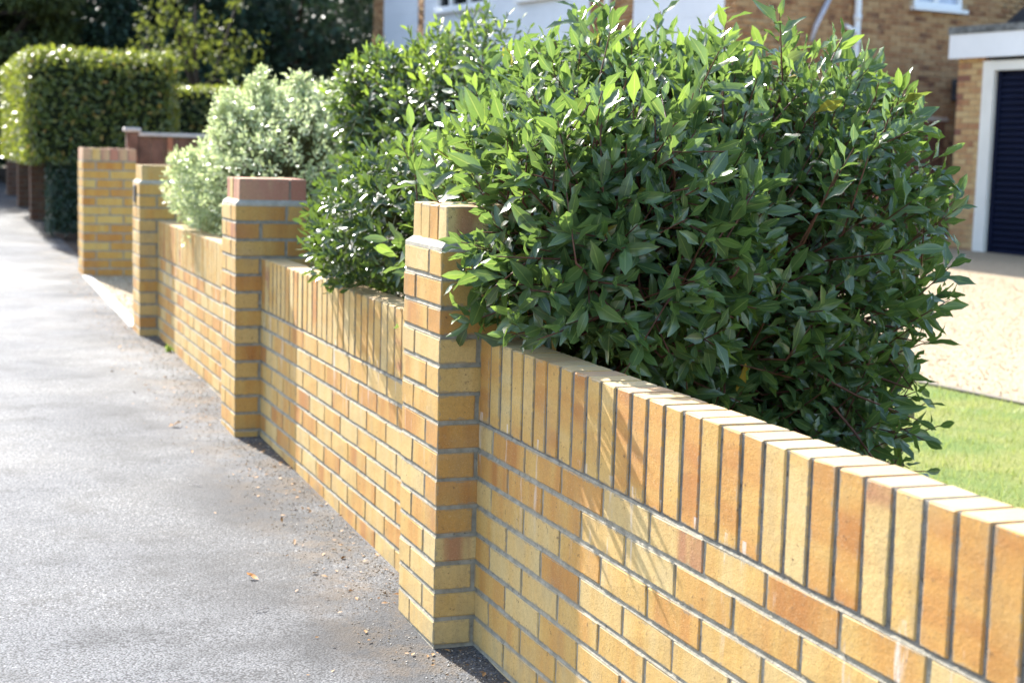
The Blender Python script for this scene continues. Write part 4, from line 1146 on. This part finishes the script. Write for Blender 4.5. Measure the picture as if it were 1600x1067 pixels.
for y0 in (0.0, Y2, Y3): inp |= (P[:, 1] > y0-0.01) & (P[:, 1] < y0+WP+0.01) & (P[:, 0] > -PR-0.012)
P = P[~inp]
stones('path_grit', P, 0.0, (0.001, 0.0036), M['grit'], 'fine grit and small stones gathered along the foot of the wall', 'grit')

def litter(name, label, cat, xy, L, mat, yaw, tpl=None, curl=0.12):
    V, F, U = leaf_template([(0.0, 0.01), (0.12, 0.03), (0.3, 0.15), (0.55, 0.20), (0.8, 0.12), (1.0, 0.01)], 0.5, -0.25, 0.10, int(yaw*10)+3)
    me = np_mesh(name, V*L, F, mat, True)
    o = link(name, me); o.location = (xy[0], xy[1], GZ(xy[1])+0.004); o.rotation_euler = (0, 0, yaw)
    return tag(o, label, cat)
litter('fallen_leaf', 'pale curled fallen leaf lying on the pavement level with the second pillar', 'leaf', (-0.36, 3.10), 0.07, M['dry_leaf'], 0.4)
litter('fallen_leaf', 'orange brown fallen leaf on the pavement left of the nearest pillar', 'leaf', (-0.43, 0.72), 0.05, M['orange_leaf'], 2.2)
litter('fallen_leaf', 'tiny dry leaf scrap on the pavement at the drive mouth', 'leaf', (-0.30, 5.5), 0.05, M['dry_leaf'], 1.2)
def twig(label, xy, L, yaw):
    dx, dy = math.cos(yaw)*L, math.sin(yaw)*L; x, y = xy
    o = MB().tube([(x, y, GZ(y)+0.004), (x+dx*0.5+0.004, y+dy*0.5, GZ(y)+0.008), (x+dx, y+dy, GZ(y+dy)+0.004)], 0.0018, 0.0009, 5).build('twig', M['wood_grey'])
    return tag(o, label, 'twig')
twig('short pale twig lying on the pavement near the bottom of the photo', (-0.50, 0.42), 0.045, 0.4)
twig('thin dark twig on the pavement below the second pillar', (-0.40, 1.95), 0.05, 2.5)
# little weed in the shadow at the foot of the far panel
wd = empty('weed', (-0.02, 5.35, GZ(5.35)), 'little green weed sprouting at the foot of the far wall panel', 'weed')
Pn = vr.normal(0, 0.012, (26, 3)); Pn[:, 2] = np.abs(Pn[:, 2]); Pn[:, 0] = -np.abs(Pn[:, 0])
o = link('leaves', leaves_mesh('leaves', SMALL, vr.integers(0, 3, 26), Pn, frames(vr.normal(size=(26, 3))+np.array([0, 0, 0.8]), vr.normal(0, 0.4, (26, 3))+np.array([0, 0, 1])), np.full(26, 0.03), M['bush_young']), wd)

# dry leaf scraps and bud scales blown against the wall
nl_ = 700
lp = np.stack([-0.012-np.abs(vr.normal(0, 0.16, nl_)), vr.uniform(-1.5, 9.5, nl_), np.zeros(nl_)], 1)
ok_ = np.ones(nl_, bool)
for y0 in (0.0, Y2, Y3, Y4): ok_ &= ~((lp[:, 1] > y0-0.03) & (lp[:, 1] < y0+WP+0.03) & (lp[:, 0] > -PR-0.03))
lp = lp[ok_]; nl_ = len(lp); lp[:, 2] = GZ(lp[:, 1])+0.004
o = link('leaf_litter', leaves_mesh('leaf_litter', SMALL, vr.integers(0, 3, nl_), lp, frames(vr.normal(size=(nl_, 3))*np.array([1, 1, 0.12]), vr.normal(0, 0.3, (nl_, 3))+np.array([0, 0, 1])), vr.uniform(0.008, 0.024, nl_), M['dry_leaf']))
tag(o, 'dry brown leaf scraps blown along the foot of the brick wall', 'leaf litter', kind='stuff')
